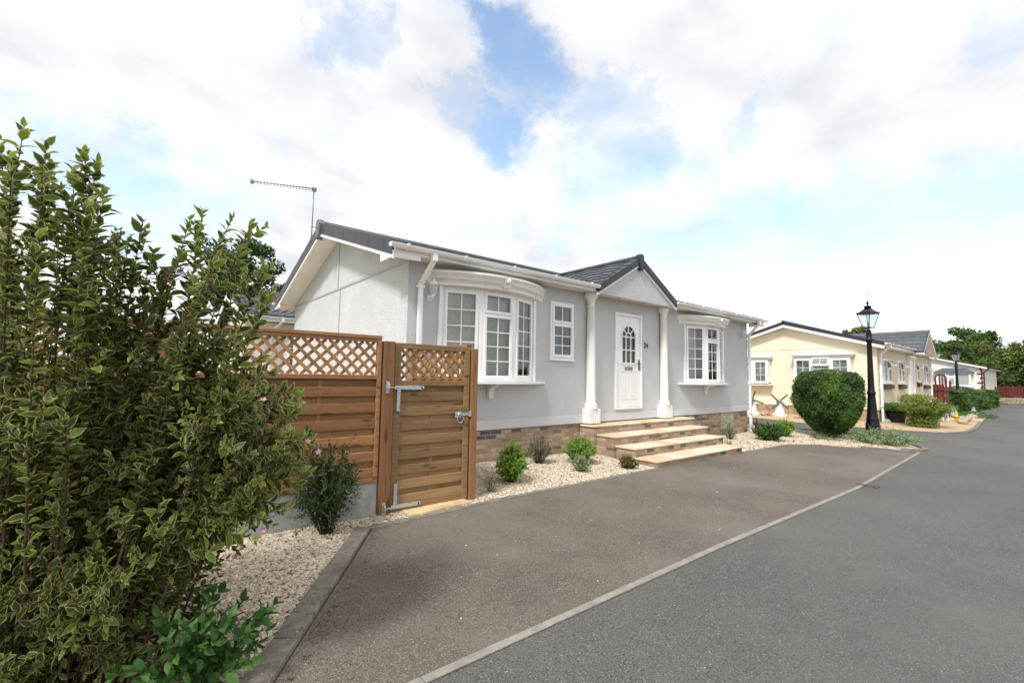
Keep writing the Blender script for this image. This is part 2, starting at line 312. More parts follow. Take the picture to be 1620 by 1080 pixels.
M['brass'] = mat('letterbox_metal', (.35, .31, .2), .35, metal=.8)
M['curtain'] = mat('curtain_cream', (.60, .62, .46), .9, .08, 5)
M['curtain2'] = mat('curtain_white', (.68, .70, .66), .9, .06, 5)
M['interior'] = mat('interior_wall', (.25, .24, .22), .9)
M['glass'] = glassmat('window_glass')
M['glass_d'] = mat('window_glass_frosted', (.10, .13, .145), .12, .35, 2.5, spec=.8)
M['glass_f'] = mat('window_glass_far', (.20, .23, .23), .08, .5, 1.6, spec=.8)
M['glass_k'] = mat('window_glass_dark', (.03, .035, .035), .08, .3, 2.5, spec=.7)
M['lampglass'] = frostglass('lamp_glass')
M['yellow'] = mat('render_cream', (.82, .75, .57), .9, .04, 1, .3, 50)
M['yellow_shade'] = mat('render_cream_shaded', (.70, .61, .45), .9, .04, 1, .3, 50)  # cream render of the side turned from the sun, shade put into its colour
M['cream_wall'] = mat('render_ivory', (.80, .76, .66), .9, .04, 1)
M['red'] = mat('red_stain', (.14, .018, .012), .7, .25, 3, .3, 20, tone=.2, stretch=(4, 4, .6))
M['redpaint'] = mat('red_quoin', (.16, .02, .02), .7)
M['slate'] = mat('slate_lead', (.12, .14, .17), .6, .15, 4, tone=.2)
M['brownroof'] = mat('brown_tile', (.10, .075, .06), .8, .2, 6, .4, 40, tone=.2)
M['statue'] = mat('painted_white', (.75, .76, .78), .6, .08, 12)
M['statue_g'] = mat('grey_stone_figure', (.42, .42, .40), .85, .25, 14, .5, 40)
M['rock'] = mat('rockery_stone', (.46, .38, .28), .9, .3, 6, .8, 20)
M['rock2'] = mat('rockery_stone_pink', (.50, .32, .26), .9, .3, 6, .8, 20)
M['pot'] = mat('black_pot', (.015, .015, .018), .5)
M['brown'] = mat('brown_box', (.055, .028, .02), .6)
M['pink'] = mat('flower_pink', (.62, .32, .42), .6, .3, 40, tone=.4)
M['yellowp'] = mat('ornament_yellow', (.6, .45, .06), .6)
M['bark'] = mat('bark', (.085, .05, .032), .9, .3, 20, .6, 40)
M['barkg'] = mat('bark_grey', (.13, .11, .085), .9, .3, 10, .6, 20)
def woodmat(name, c1, c2, c3):
    m = D.materials.new(name); m.use_nodes = True; t = m.node_tree; L = t.links.new; b = t.nodes['Principled BSDF']; b.inputs['Roughness'].default_value = .75; b.inputs['Specular IOR Level'].default_value = .25
    tc = N(t, 'ShaderNodeTexCoord'); at = N(t, 'ShaderNodeAttribute', attribute_name='tone')
    ge = N(t, 'ShaderNodeNewGeometry')
    off = N(t, 'ShaderNodeCombineXYZ'); mu = N(t, 'ShaderNodeMath', operation='MULTIPLY'); L(at.outputs['Fac'], mu.inputs[0]); mu.inputs[1].default_value = 37; L(mu.outputs[0], off.inputs[0]); L(mu.outputs[0], off.inputs[2])
    ad = N(t, 'ShaderNodeVectorMath', operation='ADD'); L(tc.outputs['Object'], ad.inputs[0]); L(off.outputs[0], ad.inputs[1])
    mp = N(t, 'ShaderNodeMapping'); L(ad.outputs[0], mp.inputs[0]); mp.inputs['Scale'].default_value = (1.2, 14, 14) if 'vert' not in name else (14, 14, 1.2)
    n1 = N(t, 'ShaderNodeTexNoise', inp={'Scale': 2.4, 'Detail': 8, 'Roughness': .65, 'Distortion': .8}); L(mp.outputs[0], n1.inputs['Vector'])
    rp = N(t, 'ShaderNodeValToRGB'); L(n1.outputs['Fac'], rp.inputs[0]); e = rp.color_ramp.elements; e[0].position = .3; e[0].color = (*c2, 1); e[1].position = .68; e[1].color = (*c1, 1)
    vo = N(t, 'ShaderNodeTexVoronoi', inp={'Scale': 1.0, 'Randomness': 1.0}); mk = N(t, 'ShaderNodeMapping'); L(ad.outputs[0], mk.inputs[0]); mk.inputs['Scale'].default_value = (3.0, 5, 9) if 'vert' not in name else (9, 5, 2.2); L(mk.outputs[0], vo.inputs['Vector'])
    mr = N(t, 'ShaderNodeMapRange'); L(vo.outputs['Distance'], mr.inputs[0]); mr.inputs[1].default_value = .10; mr.inputs[2].default_value = .22; mr.inputs[3].default_value = .75; mr.inputs[4].default_value = 0
    mx = N(t, 'ShaderNodeMix', data_type='RGBA'); L(mr.outputs[0], mx.inputs['Factor']); L(rp.outputs[0], mx.inputs['A']); mx.inputs['B'].default_value = (*c3, 1)
    tr = N(t, 'ShaderNodeMapRange'); L(at.outputs['Fac'], tr.inputs[0]); tr.inputs[3].default_value = .78; tr.inputs[4].default_value = 1.2
    vm = N(t, 'ShaderNodeVectorMath', operation='SCALE'); L(mx.outputs['Result'], vm.inputs[0]); L(tr.outputs[0], vm.inputs['Scale']); L(vm.outputs[0], b.inputs['Base Color'])
    bu = N(t, 'ShaderNodeBump', inp={'Strength': .35, 'Distance': .004}); L(n1.outputs['Fac'], bu.inputs['Height']); L(bu.outputs[0], b.inputs['Normal']); return m
M['wood'] = woodmat('fence_timber', (.37, .195, .09), (.23, .105, .042), (.10, .04, .016))
M['woodg'] = woodmat('gate_timber', (.35, .215, .105), (.22, .128, .058), (.10, .048, .02))
M['woodv'] = woodmat('post_timber_vert', (.33, .17, .078), (.21, .098, .04), (.10, .04, .015))
M['lattice'] = woodmat('lattice_timber', (.44, .25, .11), (.30, .15, .06), (.2, .09, .03))
M['varieg'] = leafmat('leaf_variegated', (.078, .102, .022), (.46, .45, .18), .74, .4, .4, .52, (.20, .29, .045))
M['leaf'] = leafmat('leaf_green', (.07, .15, .03))
M['leafd'] = leafmat('leaf_dark', (.05, .10, .03), rough=.35)
M['leafb'] = leafmat('leaf_bright', (.20, .32, .05))
M['leafn'] = leafmat('leaf_nettle', (.06, .14, .03), rough=.5, tone=.25)
M['leafs'] = leafmat('leaf_silver', (.30, .38, .20), rough=.6)
M['leafg'] = leafmat('leaf_grey_olive', (.24, .25, .15), rough=.6)
M['leafy'] = leafmat('leaf_yellow_green', (.15, .22, .035), tip=(.30, .24, .05))
M['leafr'] = leafmat('leaf_red_green', (.13, .17, .03), tip=(.36, .10, .04))
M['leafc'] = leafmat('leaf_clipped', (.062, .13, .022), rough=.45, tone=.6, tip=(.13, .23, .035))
M['leaft'] = leafmat('leaf_tree', (.09, .14, .035), rough=.6, tone=.5)
M['leafto'] = leafmat('leaf_tree_olive', (.13, .17, .04), rough=.6, tone=.5)
M['grassm'] = leafmat('leaf_blade', (.10, .15, .05), rough=.5)
M['leafp'] = leafmat('leaf_purple', (.10, .05, .04), rough=.5)

# ---------------------------------------------------------------- ground levels (camera height is z = 0)
def gz(x, y):
    return -1.483-.011*(min(max(x, -8), 16)-4.3)+.03*(min(max(y, -6), 9)-4.5)
def sheet(name, poly, mt, dz=0, kind='structure'):
    me = D.meshes.new(name); bm = bmesh.new(); vs = [bm.verts.new((x, y, 0)) for x, y in poly]; bm.faces.new(vs)
    for c, n in (((-8, 0, 0), (1, 0, 0)), ((16, 0, 0), (1, 0, 0)), ((0, -6, 0), (0, 1, 0)), ((0, 9, 0), (0, 1, 0))):
        bmesh.ops.bisect_plane(bm, geom=bm.verts[:]+bm.edges[:]+bm.faces[:], plane_co=c, plane_no=n)
    bmesh.ops.triangulate(bm, faces=bm.faces[:])
    for v in bm.verts: v.co.z = gz(v.co.x, v.co.y)+dz
    bmesh.ops.recalc_face_normals(bm, faces=bm.faces)
    if sum(f.normal.z for f in bm.faces) < 0: bmesh.ops.reverse_faces(bm, faces=bm.faces[:])
    bm.to_mesh(me); bm.free(); me.materials.append(mt); o = D.objects.new(name, me); COL.objects.link(o); tag(o, kind=kind); return o
def kerb(name, pts, w, h, mt, side=1, seg=.9, drop=.12):
    """Run of kerb stones along a polyline, top h above the ground, joints every seg metres."""
    b = MB()
    for (x0, y0), (x1, y1) in zip(pts[:-1], pts[1:]):
        d = Vector((x1-x0, y1-y0)); Ln = d.length; n = max(1, round(Ln/seg)); u = d/Ln; nn = Vector((-u.y, u.x))*w*side
        for i in range(n):
            a = Vector((x0, y0))+u*(Ln*i/n+.002); c = Vector((x0, y0))+u*(Ln*(i+1)/n-.002)
            hh = h+random.uniform(-.0015, .0015)
            q = [a, c, c+nn, a+nn]; v = [(p.x, p.y, gz(p.x, p.y)+hh) for p in q]+[(p.x, p.y, gz(p.x, p.y)-drop) for p in q]
            b.add(v, [(0, 1, 2, 3), (7, 6, 5, 4), (0, 4, 5, 1), (1, 5, 6, 2), (2, 6, 7, 3), (3, 7, 4, 0)])
    o = b.build(name, mt, bevel=.006); tag(o, kind='structure'); return o
sheet('ground', [(-400, -400), (700, -400), (700, 700), (-400, 700)], M['earth'], -.05)
sheet('lawn', [(-30, 4.8), (-1.5, 4.8), (-1.5, 13), (2.6, 13), (2.6, 60), (-30, 60)], M['lawn'], -.012)
sheet('patio', [(-1.5, 4.8), (3.1, 4.8), (3.1, 14), (2.6, 14), (2.6, 13), (-1.5, 13)], M['stonetread'], -.008)
sheet('road', [(-14, -25), (120, -25), (120, 3.6), (62, 3.6), (52, 4.6), (44, 5.4), (19.5, 14), (14.2, 14), (14.2, 3.0), (1.6, 2.30), (-4, 2.1), (-14, 2.0)], M['asphalt'], 0)
DR = [(.27, 2.06), (0.60, 2.53), (1.82, 4.30), (3.52, 4.44), (6.955, 4.54), (6.955, 4.75), (10.19, 4.75), (10.19, 4.61), (12.5, 4.62), (13.35, 4.25), (13.95, 3.45), (14.30, 2.56), (14.6, 2.47), (8.6, 2.175), (4.3, 2.17), (1.2, 2.11)]
sheet('driveway', DR, M['drive'], .004)
kerb('drive_edging', [(-1.2, 2.015), (1.2, 2.115), (4.3, 2.18), (8.6, 2.18), (14.75, 2.485)], .056, .010, M['kerbp'])
kerb('left_kerb', [(-.55, .87), (0.27, 2.06), (1.80, 4.30)], .135, .035, M['kerb'])
kerb('bed_kerb', [(1.80, 4.30), (3.52, 4.44), (6.97, 4.545)], .09, .014, M['kerb'])
kerb('bed_kerb', [(10.17, 4.60), (12.5, 4.62), (13.35, 4.25), (13.95, 3.45)], .09, .014, M['kerb'])
def arc_pts(c, r, a0, a1, n): return [(c[0]+r*math.cos(R(a0+(a1-a0)*i/n)), c[1]+r*math.sin(R(a0+(a1-a0)*i/n))) for i in range(n+1)]
isl = [(13.95, 3.45), (14.28, 2.62)]+arc_pts((15.35, 3.3), .86, 222, 300, 5)+[(16.55, 2.95), (16.95, 3.5), (17.1, 4.6), (17.0, 6.2), (16.9, 14)]
kerb('island_kerb', isl, .12, .06, M['kerb'], 1, .6)
sheet('gravel_bed', [(1.72, 4.34), (3.5, 4.49), (6.955, 4.56), (6.955, 5.6), (10.19, 5.6), (10.19, 4.66), (12.5, 4.66), (13.4, 4.3), (14.0, 3.5), (14.33, 2.7)]+arc_pts((15.35, 3.3), .78, 222, 300, 5)+[(16.45, 3.0), (16.85, 3.5), (17.0, 4.6), (16.9, 6.2), (16.8, 14), (3.2, 14), (3.2, 4.9), (-6, 4.9), (-6, 1.2), (-.6, 1.0), (.14, 2.12)], M['gravel'], .012)
yk = [(19.4, 14), (19.05, 6.4), (19.5, 5.1), (20.3, 3.7), (21.1, 2.85), (22.3, 2.5), (24.8, 2.5), (36.8, 3.2), (37.4, 3.8), (37.3, 7)]
kerb('yellow_bed_kerb', yk, .12, .05, M['kerb'], 1, .9)
sheet('tan_gravel_bed', [(19.5, 14), (19.15, 6.4), (19.6, 5.1), (20.4, 3.75), (21.2, 2.95), (22.3, 2.62), (24.8, 2.62), (36.7, 3.3), (37.3, 3.9), (37.2, 14)], M['gravel2'], .03)
sheet('far_lawn', [(37.6, 5.0), (52, 4.7), (60, 3.9), (60, 40), (37.6, 40)], M['lawn'], .01)
# drain cover by the drive edging
b = MB(); g0 = gz(8.93, 2.15); b.box(8.86, 9.0, 2.02, 2.30, g0-.02, g0+.014)
for i in range(7): b.box(8.87, 8.99, 2.035+i*.037, 2.055+i*.037, g0+.014, g0+.018)
tag(b.build('drain_cover', mat('rusty_iron', (.11, .075, .06), .8, .2, 20), None, (8.93, 2.15, g0)), 'small rusty brown drain cover set across the drive edging', 'drain cover')
# ---------------------------------------------------------------- the grey park home
YF, X0, X1, YB = 6.293, 3.08, 14.30, 12.77
ZT, ZB = 1.755, -.885                 # wall top, bottom of the render
RY, RZ, EY, EZ = 9.53, 2.99, 5.97, 1.85   # ridge, eaves edge of the roof
home = thing('park_home', 'pale grey rendered park home with two bow windows, columns and the number 24', 'park home', (X0, YF, gz(X0, YF)))
def wall_holes(b, x0, x1, z0, z1, y0, y1, holes):
    xs = sorted({x0, x1, *[h[0] for h in holes], *[h[1] for h in holes]}); zs = sorted({z0, z1, *[h[2] for h in holes], *[h[3] for h in holes]})
    def hole(a, c): return any(h[0]-1e-6 <= a and a < h[1]-1e-6 and h[2]-1e-6 <= c < h[3]-1e-6 for h in holes) if False else any(h[0] <= a+1e-6 < h[1] and h[2] <= c+1e-6 < h[3] for h in holes)
    for i in range(len(xs)-1):
        for j in range(len(zs)-1):
            if hole(xs[i], zs[j]): continue
            for y in (y0, y1): b.add([(xs[i], y, zs[j]), (xs[i+1], y, zs[j]), (xs[i+1], y, zs[j+1]), (xs[i], y, zs[j+1])], [(0, 1, 2, 3)])
    for hx0, hx1, hz0, hz1 in holes+[(x0, x1, z0, z1)]:
        for a, c in (((hx0, hz0), (hx1, hz0)), ((hx1, hz0), (hx1, hz1)), ((hx1, hz1), (hx0, hz1)), ((hx0, hz1), (hx0, hz0))):
            b.add([(a[0], y0, a[1]), (c[0], y0, c[1]), (c[0], y1, c[1]), (a[0], y1, a[1])], [(0, 1, 2, 3)])
B1, B2 = 3.64, 10.755
DX0, DX1, DZ0, DZ1 = 7.958, 8.921, -.656, 1.449
SX0, SX1, SZ0, SZ1 = 6.021, 6.657, .355, 1.461
b = MB(); wall_holes(b, X0, X1, ZB, ZT, YF, YF+.11, [(B1+.06, B1+1.89, -.06, 1.40), (B2+.06, B2+1.89, -.06, 1.40), (SX0+.02, SX1-.02, SZ0+.02, SZ1-.02), (DX0+.02, DX1-.02, DZ0+.02, DZ1-.02)])
front = b.build('wall', M['render'], home, fix=False)
b = MB(); b.box(X0+.11, X1-.11, YB-.11, YB, ZB, ZT); b.build('wall', M['render'], home)
for nm, x, xx in (('gable_wall', X0, X0+.11), ('gable_wall', X1-.11, X1)):
    b = MB(); p = [(x, YF+.003, ZB), (x, YF+.003, ZT-.003), (x, RY, RZ-.20), (x, YB, ZT-.003), (x, YB, ZB)]
    if x == X0: p = [(q[0]-.004, q[1]+(.0 if q[1] < 7 else 0), q[2]) for q in p]; p[0] = (x-.004, YF+.002, ZB); p[1] = (x-.004, YF+.002, ZT-.003)
    b.prism(p, (.106, 0, 0)); b.build(nm, M['gable'] if x == X0 else M['render'], home)
b = MB(); b.box(X0+.12, X1-.12, 9.0, 9.05, ZB, ZT); b.build('interior_wall', M['interior'], home)
b = MB(); b.box(X0+.12, X1-.12, YF+.12, YB-.12, ZT-.06, ZT-.02); b.box(X0+.12, X1-.12, YF+.12, YB-.12, ZB+.02, ZB+.06); b.build('interior_floor', M['interior'], home)
b = MB(); jx = X0-.018
b.box(jx, X0-.003, YF+.02, YB-.02, 1.715, 1.755); b.box(jx, X0-.003, 9.30, 9.335, ZB, 1.713); b.box(jx, X0-.003, 9.46, 9.495, 1.757, 2.72)
b.build('cover_strip', M['joint'], home)
b = MB(); b.box(X0-.006, 7.9, YF-.016, YF-.001, ZB, -.73); b.box(7.9, X1+.004, YF-.016, YF-.001, ZB, -.73); b.build('base_rail', M['band'], home, bevel=.004)
# plinth
b = MB()
b.prism([(X0+.03, YF+.03, -1.75), (X1-.03, YF+.03, -1.75), (X1-.03, YB-.03, -1.75), (X0+.03, YB-.03, -1.75)], (0, 0, 1.75+ZB-.004)); b.build('plinth', M['brick'], home)
b = MB(); b.box(12.62, 13.38, YF+.022, YF+.027, -1.34, ZB-.012); b.build('vent_panel', M['ventbrick'], home)
# roof: courses of tiles with a small step and a wave
def tile_roof(b, e0, e1, r0, r1, course=.33, wave=.30, amp=.014, step=.022, thick=.03):
    """e0-e1 eaves edge, r0-r1 top edge (lists of 3 numbers)."""
    e0, e1, r0, r1 = map(Vector, (e0, e1, r0, r1)); up = ((r0+r1)/2-(e0+e1)/2); n = max(1, round(up.length/course))
    nrm = (e1-e0).cross(up).normalized(); nrm = nrm if nrm.z > 0 else -nrm
    for k in range(n):
        t0, t1 = k/n, (k+1)/n+.02/n
        a0, a1 = e0.lerp(r0, t0), e1.lerp(r1, t0); c0, c1 = e0.lerp(r0, min(1, t1)), e1.lerp(r1, min(1, t1))
        m = max(2, int((a1-a0).length/wave*4)); v = []
        for i in range(m+1):
            s = i/m; ph = (a0.lerp(a1, s)-e0).length/wave*2*math.pi+(k % 2)*math.pi*.0
            wv = amp*max(-.4, math.sin(ph))
            v += [a0.lerp(a1, s)-nrm*thick, a0.lerp(a1, s)+nrm*(step+wv), c0.lerp(c1, s)+nrm*wv*.9]
        f = []
        for i in range(m): f += [(3*i, 3*i+3, 3*i+4, 3*i+1), (3*i+1, 3*i+4, 3*i+5, 3*i+2)]
        b.add(v, f, False, random.random())
VX0, VX1 = 2.665, 14.74
roof = MB(); tile_roof(roof, (VX0+.04, EY, EZ), (VX1-.04, EY, EZ), (VX0+.04, RY, RZ), (VX1-.04, RY, RZ))
tile_roof(roof, (VX0+.04, 2*RY-EY, EZ), (VX1-.04, 2*RY-EY, EZ), (VX0+.04, RY, RZ), (VX1-.04, RY, RZ))
for s in (-1, 1):
    yy = RY+s*(RY-EY); roof.add([(VX0+.04, yy, EZ-.03), (VX1-.04, yy, EZ-.03), (VX1-.04, RY, RZ-.03), (VX0+.04, RY, RZ-.03)], [(0, 1, 2, 3)])
roof_o = roof.build('roof', M['tile'], home, fix=False)
b = MB(); b.tube([(VX0+.02, RY, RZ+.02), (VX1-.02, RY, RZ+.02)], .085, 8); b.build('ridge_tile', M['tile'], roof_o)
b = MB()
for x in (VX0-.005, VX1-.035):
    for s in (-1, 1):
        ye = RY+s*(RY-EY-.02); n = 12
        for i in range(n):
            t0, t1 = i/n, (i+1)/n+.004
            p = [(ye+(RY-ye)*t, EZ+.045+(RZ-EZ)*t) for t in (t0, min(1, t1))]
            o = .002 if i % 2 else 0
            b.prism([(x-o, p[0][0], p[0][1]-.20), (x-o, p[1][0], p[1][1]-.20), (x-o, p[1][0], p[1][1]+.004), (x-o, p[0][0], p[0][1])], (.04+2*o, 0, 0), tone=.5)
b.build('verge_trim', M['verge'], roof_o)
b = MB(); b.prism([(VX0-.045, RY-.10, RZ-.20), (VX0-.045, RY-.12, RZ+.03), (VX0-.045, RY-.05, RZ+.115), (VX0-.045, RY+.05, RZ+.115), (VX0-.045, RY+.12, RZ+.03), (VX0-.045, RY+.10, RZ-.20), (VX0-.045, RY, RZ-.30)], (.12, 0, 0)); b.build('ridge_end_cap', mat('verge_cap_grey', (.16, .19, .19), .5), roof_o, bevel=.01)
# rake bargeboards and soffits
b = MB(); s_ = MB()
for xa, xb, xw in ((VX0+.005, VX0+.03, X0), (VX1-.03, VX1-.005, X1)):
    for s in (-1, 1):
        ye = RY+s*(RY-EY+.0); dz = -.155
        b.prism([(xa, ye, EZ+dz-.06), (xa, ye, EZ+dz+.06), (xa, RY, RZ+dz+.06), (xa, RY, RZ+dz-.06)], (xb-xa, 0, 0))
        lo, hi = (xb, xw) if xw > xb else (xw, xa)
        zr = -.19
        s_.prism([(lo, ye+(-.0), EZ+zr), (lo, RY, RZ+zr), (lo, RY, RZ+zr+.02), (lo, ye, EZ+zr+.02)], (hi-lo, 0, 0))
b.build('bargeboard', M['upvc'], home); s_.build('rake_soffit', M['soffit'], home)
b = MB(); s_ = MB()
PX0, PX1, PYF = 6.99, 9.79, 5.955
for xa, xb in ((VX0+.03, VX1-.03),):
    s_.box(xa, xb, EY+.0, YF-.001, 1.738, 1.753); s_.box(xa, xb, YB+.001, 2*RY-EY, 1.738, 1.753)
for xa, xb in ((VX0+.03, PX0-.02), (PX1+.02, VX1-.03)): b.box(xa, xb, EY-.005, EY+.015, 1.733, 1.835)
b.box(VX0+.03, VX1-.03, 2*RY-EY-.015, 2*RY-EY+.005, 1.68, 1.835)
for x in (VX0+.006, VX1-.026):
    for s in (1, -1):
        y0, y1 = (EY-.005, YF+.12) if s == 1 else (YB-.12, 2*RY-EY+.005)
        za, zb = (EZ-.19, EZ-.19+.33*(y1-y0)) if s == 1 else (EZ-.19+.33*(y1-y0), EZ-.19)
        b.prism([(x, y0, 1.668), (x, y1, 1.668), (x, y1, zb+.0), (x, y0, za+.02)], (.02, 0, 0))
b.box(VX0+.031, X0+.02, EY-.0045, EY+.0145, 1.66, 1.7325); b.box(X1-.02, VX1-.031, EY-.0045, EY+.0145, 1.66, 1.7325)
fascia = b.build('fascia', M['upvc'], home); s_.build('soffit', M['soffit'], home)
def gutter(name, xa, xb, y, z, parent, sgn=-1, r=.058, brk=.95, m=None):
    b = MB(); n = 8; pr = [(y+sgn*(r+.004)+sgn*r*math.cos(math.pi*i/n)*1.0*(1), z-r*math.sin(math.pi*i/n)*1.05) for i in range(n+1)]
    pin = [(y+sgn*(r+.004)+sgn*(r-.006)*math.cos(math.pi*i/n), z-(r-.006)*math.sin(math.pi*i/n)) for i in range(n+1)]
    poly = pr+pin[::-1]; b.prism([(xa, p[0], p[1]) for p in poly], (xb-xa, 0, 0))
    for xe in (xa-.004, xb): b.prism([(xe, p[0], p[1]) for p in pr], (.004, 0, 0))
    o = b.build(name, m or M['upvc'], parent)
    b = MB(); k = int((xb-xa)/brk)
    for i in range(k+1):
        x = xa+.25+i*(xb-xa-.5)/max(1, k); pb = [(y+sgn*(r+.004)+sgn*(r+.009)*math.cos(math.pi*i_/n), z-(r+.009)*math.sin(math.pi*i_/n)*1.05) for i_ in range(n+1)]
        b.prism([(x-.018, p[0], p[1]) for p in pb]+[(x-.018, pb[-1][0], z+.012), (x-.018, pb[0][0], z+.012)], (.036, 0, 0))
    b.build('gutter_bracket', m or M['upvc'], o); return o
gutter('gutter', 2.60, PX0-.01, EY-.008, 1.838, home); gutter('gutter', PX1+.01, 14.72, EY-.008, 1.838, home); gutter('gutter', 2.62, 14.7, 2*RY-EY+.008, 1.838, home, 1, brk=3)
def downpipe(x, yg, yw, ztop, zbot, parent, dx=0, w=.065, m=None):
    b = MB(); b.box(x+dx-.04, x+dx+.04, yg-.045, yg+.045, ztop-.14, ztop-.02)
    b.beam((x+dx, yg, ztop-.12), (x, yw, ztop-.44), w, w, (1, 0, 0)); b.box(x-w/2, x+w/2, yw-w/2, yw+w/2, zbot, ztop-.40)
    o = b.build('downpipe', m or M['upvc'], parent, bevel=.006)
    b = MB()
    for z in (ztop-.47, (ztop+zbot)/2-.2, zbot+.62): b.box(x-w/2-.02, x+w/2+.02, yw-w/2-.008, yw+w/2+.02, z-.02, z+.02)
    b.build('pipe_clip', m or M['upvc'], o); return o
downpipe(3.25, 5.905, 6.23, 1.82, -1.42, home, .04); downpipe(14.30, 5.905, 6.235, 1.82, gz(14.3, 6.2)-.02, home, -.05)

# windows -------------------------------------------------
def casement(T, wd, ht, cols, rows, frm, bars, pane, parent_name='window', fw=.055, sash=.045, glass=None, split=None, dep=.06, opened=None):
    """Builds into frame MB, bar MB and pane MB in a local frame: x right, z up, y into the wall."""
    for m_ in (frm, bars, pane): m_.M = T
    def ring(b, x0, x1, z0, z1, w, y0, y1):
        b.box(x0, x1, y0, y1, z0, z0+w); b.box(x0, x1, y0, y1, z1-w, z1); b.box(x0, x0+w, y0, y1, z0+w, z1-w); b.box(x1-w, x1, y0, y1, z0+w, z1-w)
    def light(x0, x1, z0, z1, c, r):
        ring(frm, x0+.004, x1-.004, z0+.004, z1-.004, sash, -.022, dep-.015)
        a0, a1, c0, c1 = x0+sash, x1-sash, z0+sash, z1-sash
        pane.add([(a0, .012, c0), (a1, .012, c0), (a1, .012, c1), (a0, .012, c1)], [(0, 1, 2, 3)])
        for i in range(1, c): x = a0+(a1-a0)*i/c; bars.box(x-.0085, x+.0085, .002, .022, c0, c1)
        for j in range(1, r): z = c0+(c1-c0)*j/r; bars.box(a0, a1, .0005, .0235, z-.0085, z+.0085)
    ring(frm, 0, wd, 0, ht, fw, 0, dep)
    if split:
        zz = ht-split; frm.box(fw, wd-fw, .002, dep-.002, zz-.02, zz+.02)
        light(fw-.015, wd-fw+.015, zz+.008, ht-fw+.015, cols, 1); light(fw-.015, wd-fw+.015, fw-.015, zz-.008, cols, rows)
    else: light(fw-.015, wd-fw+.015, fw-.015, ht-fw+.015, cols, rows)
    for m_ in (frm, bars, pane): m_.M = None
def xf(p, q, z):
    p = Vector((p[0], p[1])); q = Vector((q[0], q[1])); d = (q-p).normalized()
    return Matrix(((d.x, -d.y, 0, p.x), (d.y, d.x, 0, p.y), (0, 0, 1, z), (0, 0, 0, 1)))
def curtain(b, pts, z0, z1, pleat=.045, amp=.016):
    v = []; n = 0
    for (p, q) in zip(pts[:-1], pts[1:]):
        p = Vector(p); q = Vector(q); L_ = (q-p).length; k = max(2, int(L_/pleat*4)); d = (q-p)/L_; nn = Vector((-d.y, d.x))
        for i in range(k+1):
            s = p.lerp(q, i/k)+nn*amp*(math.sin(i*math.pi/2+random.uniform(-.3, .3))+random.uniform(-.35, .35)); v += [(s.x, s.y, z0), (s.x+random.uniform(-.004, .004), s.y, z1)]; n += 1
    b.add(v, [(2*i, 2*i+2, 2*i+3, 2*i+1) for i in range(n-1)], True)
def arcplan(xc, half, y0, bulge, n=18, off=0):
    """shallow arc from (xc-half,y0) to (xc+half,y0) bulging towards -y; returns points and outward normals"""
    r = (half*half+bulge*bulge)/(2*bulge); cy = y0-bulge+r; a = math.asin(half/r); o = []
    for i in range(n+1):
        t = -a+2*a*i/n; nn = Vector((math.sin(t), -math.cos(t))); o.append((Vector((xc, cy))+nn*(r+off), nn))
    return o
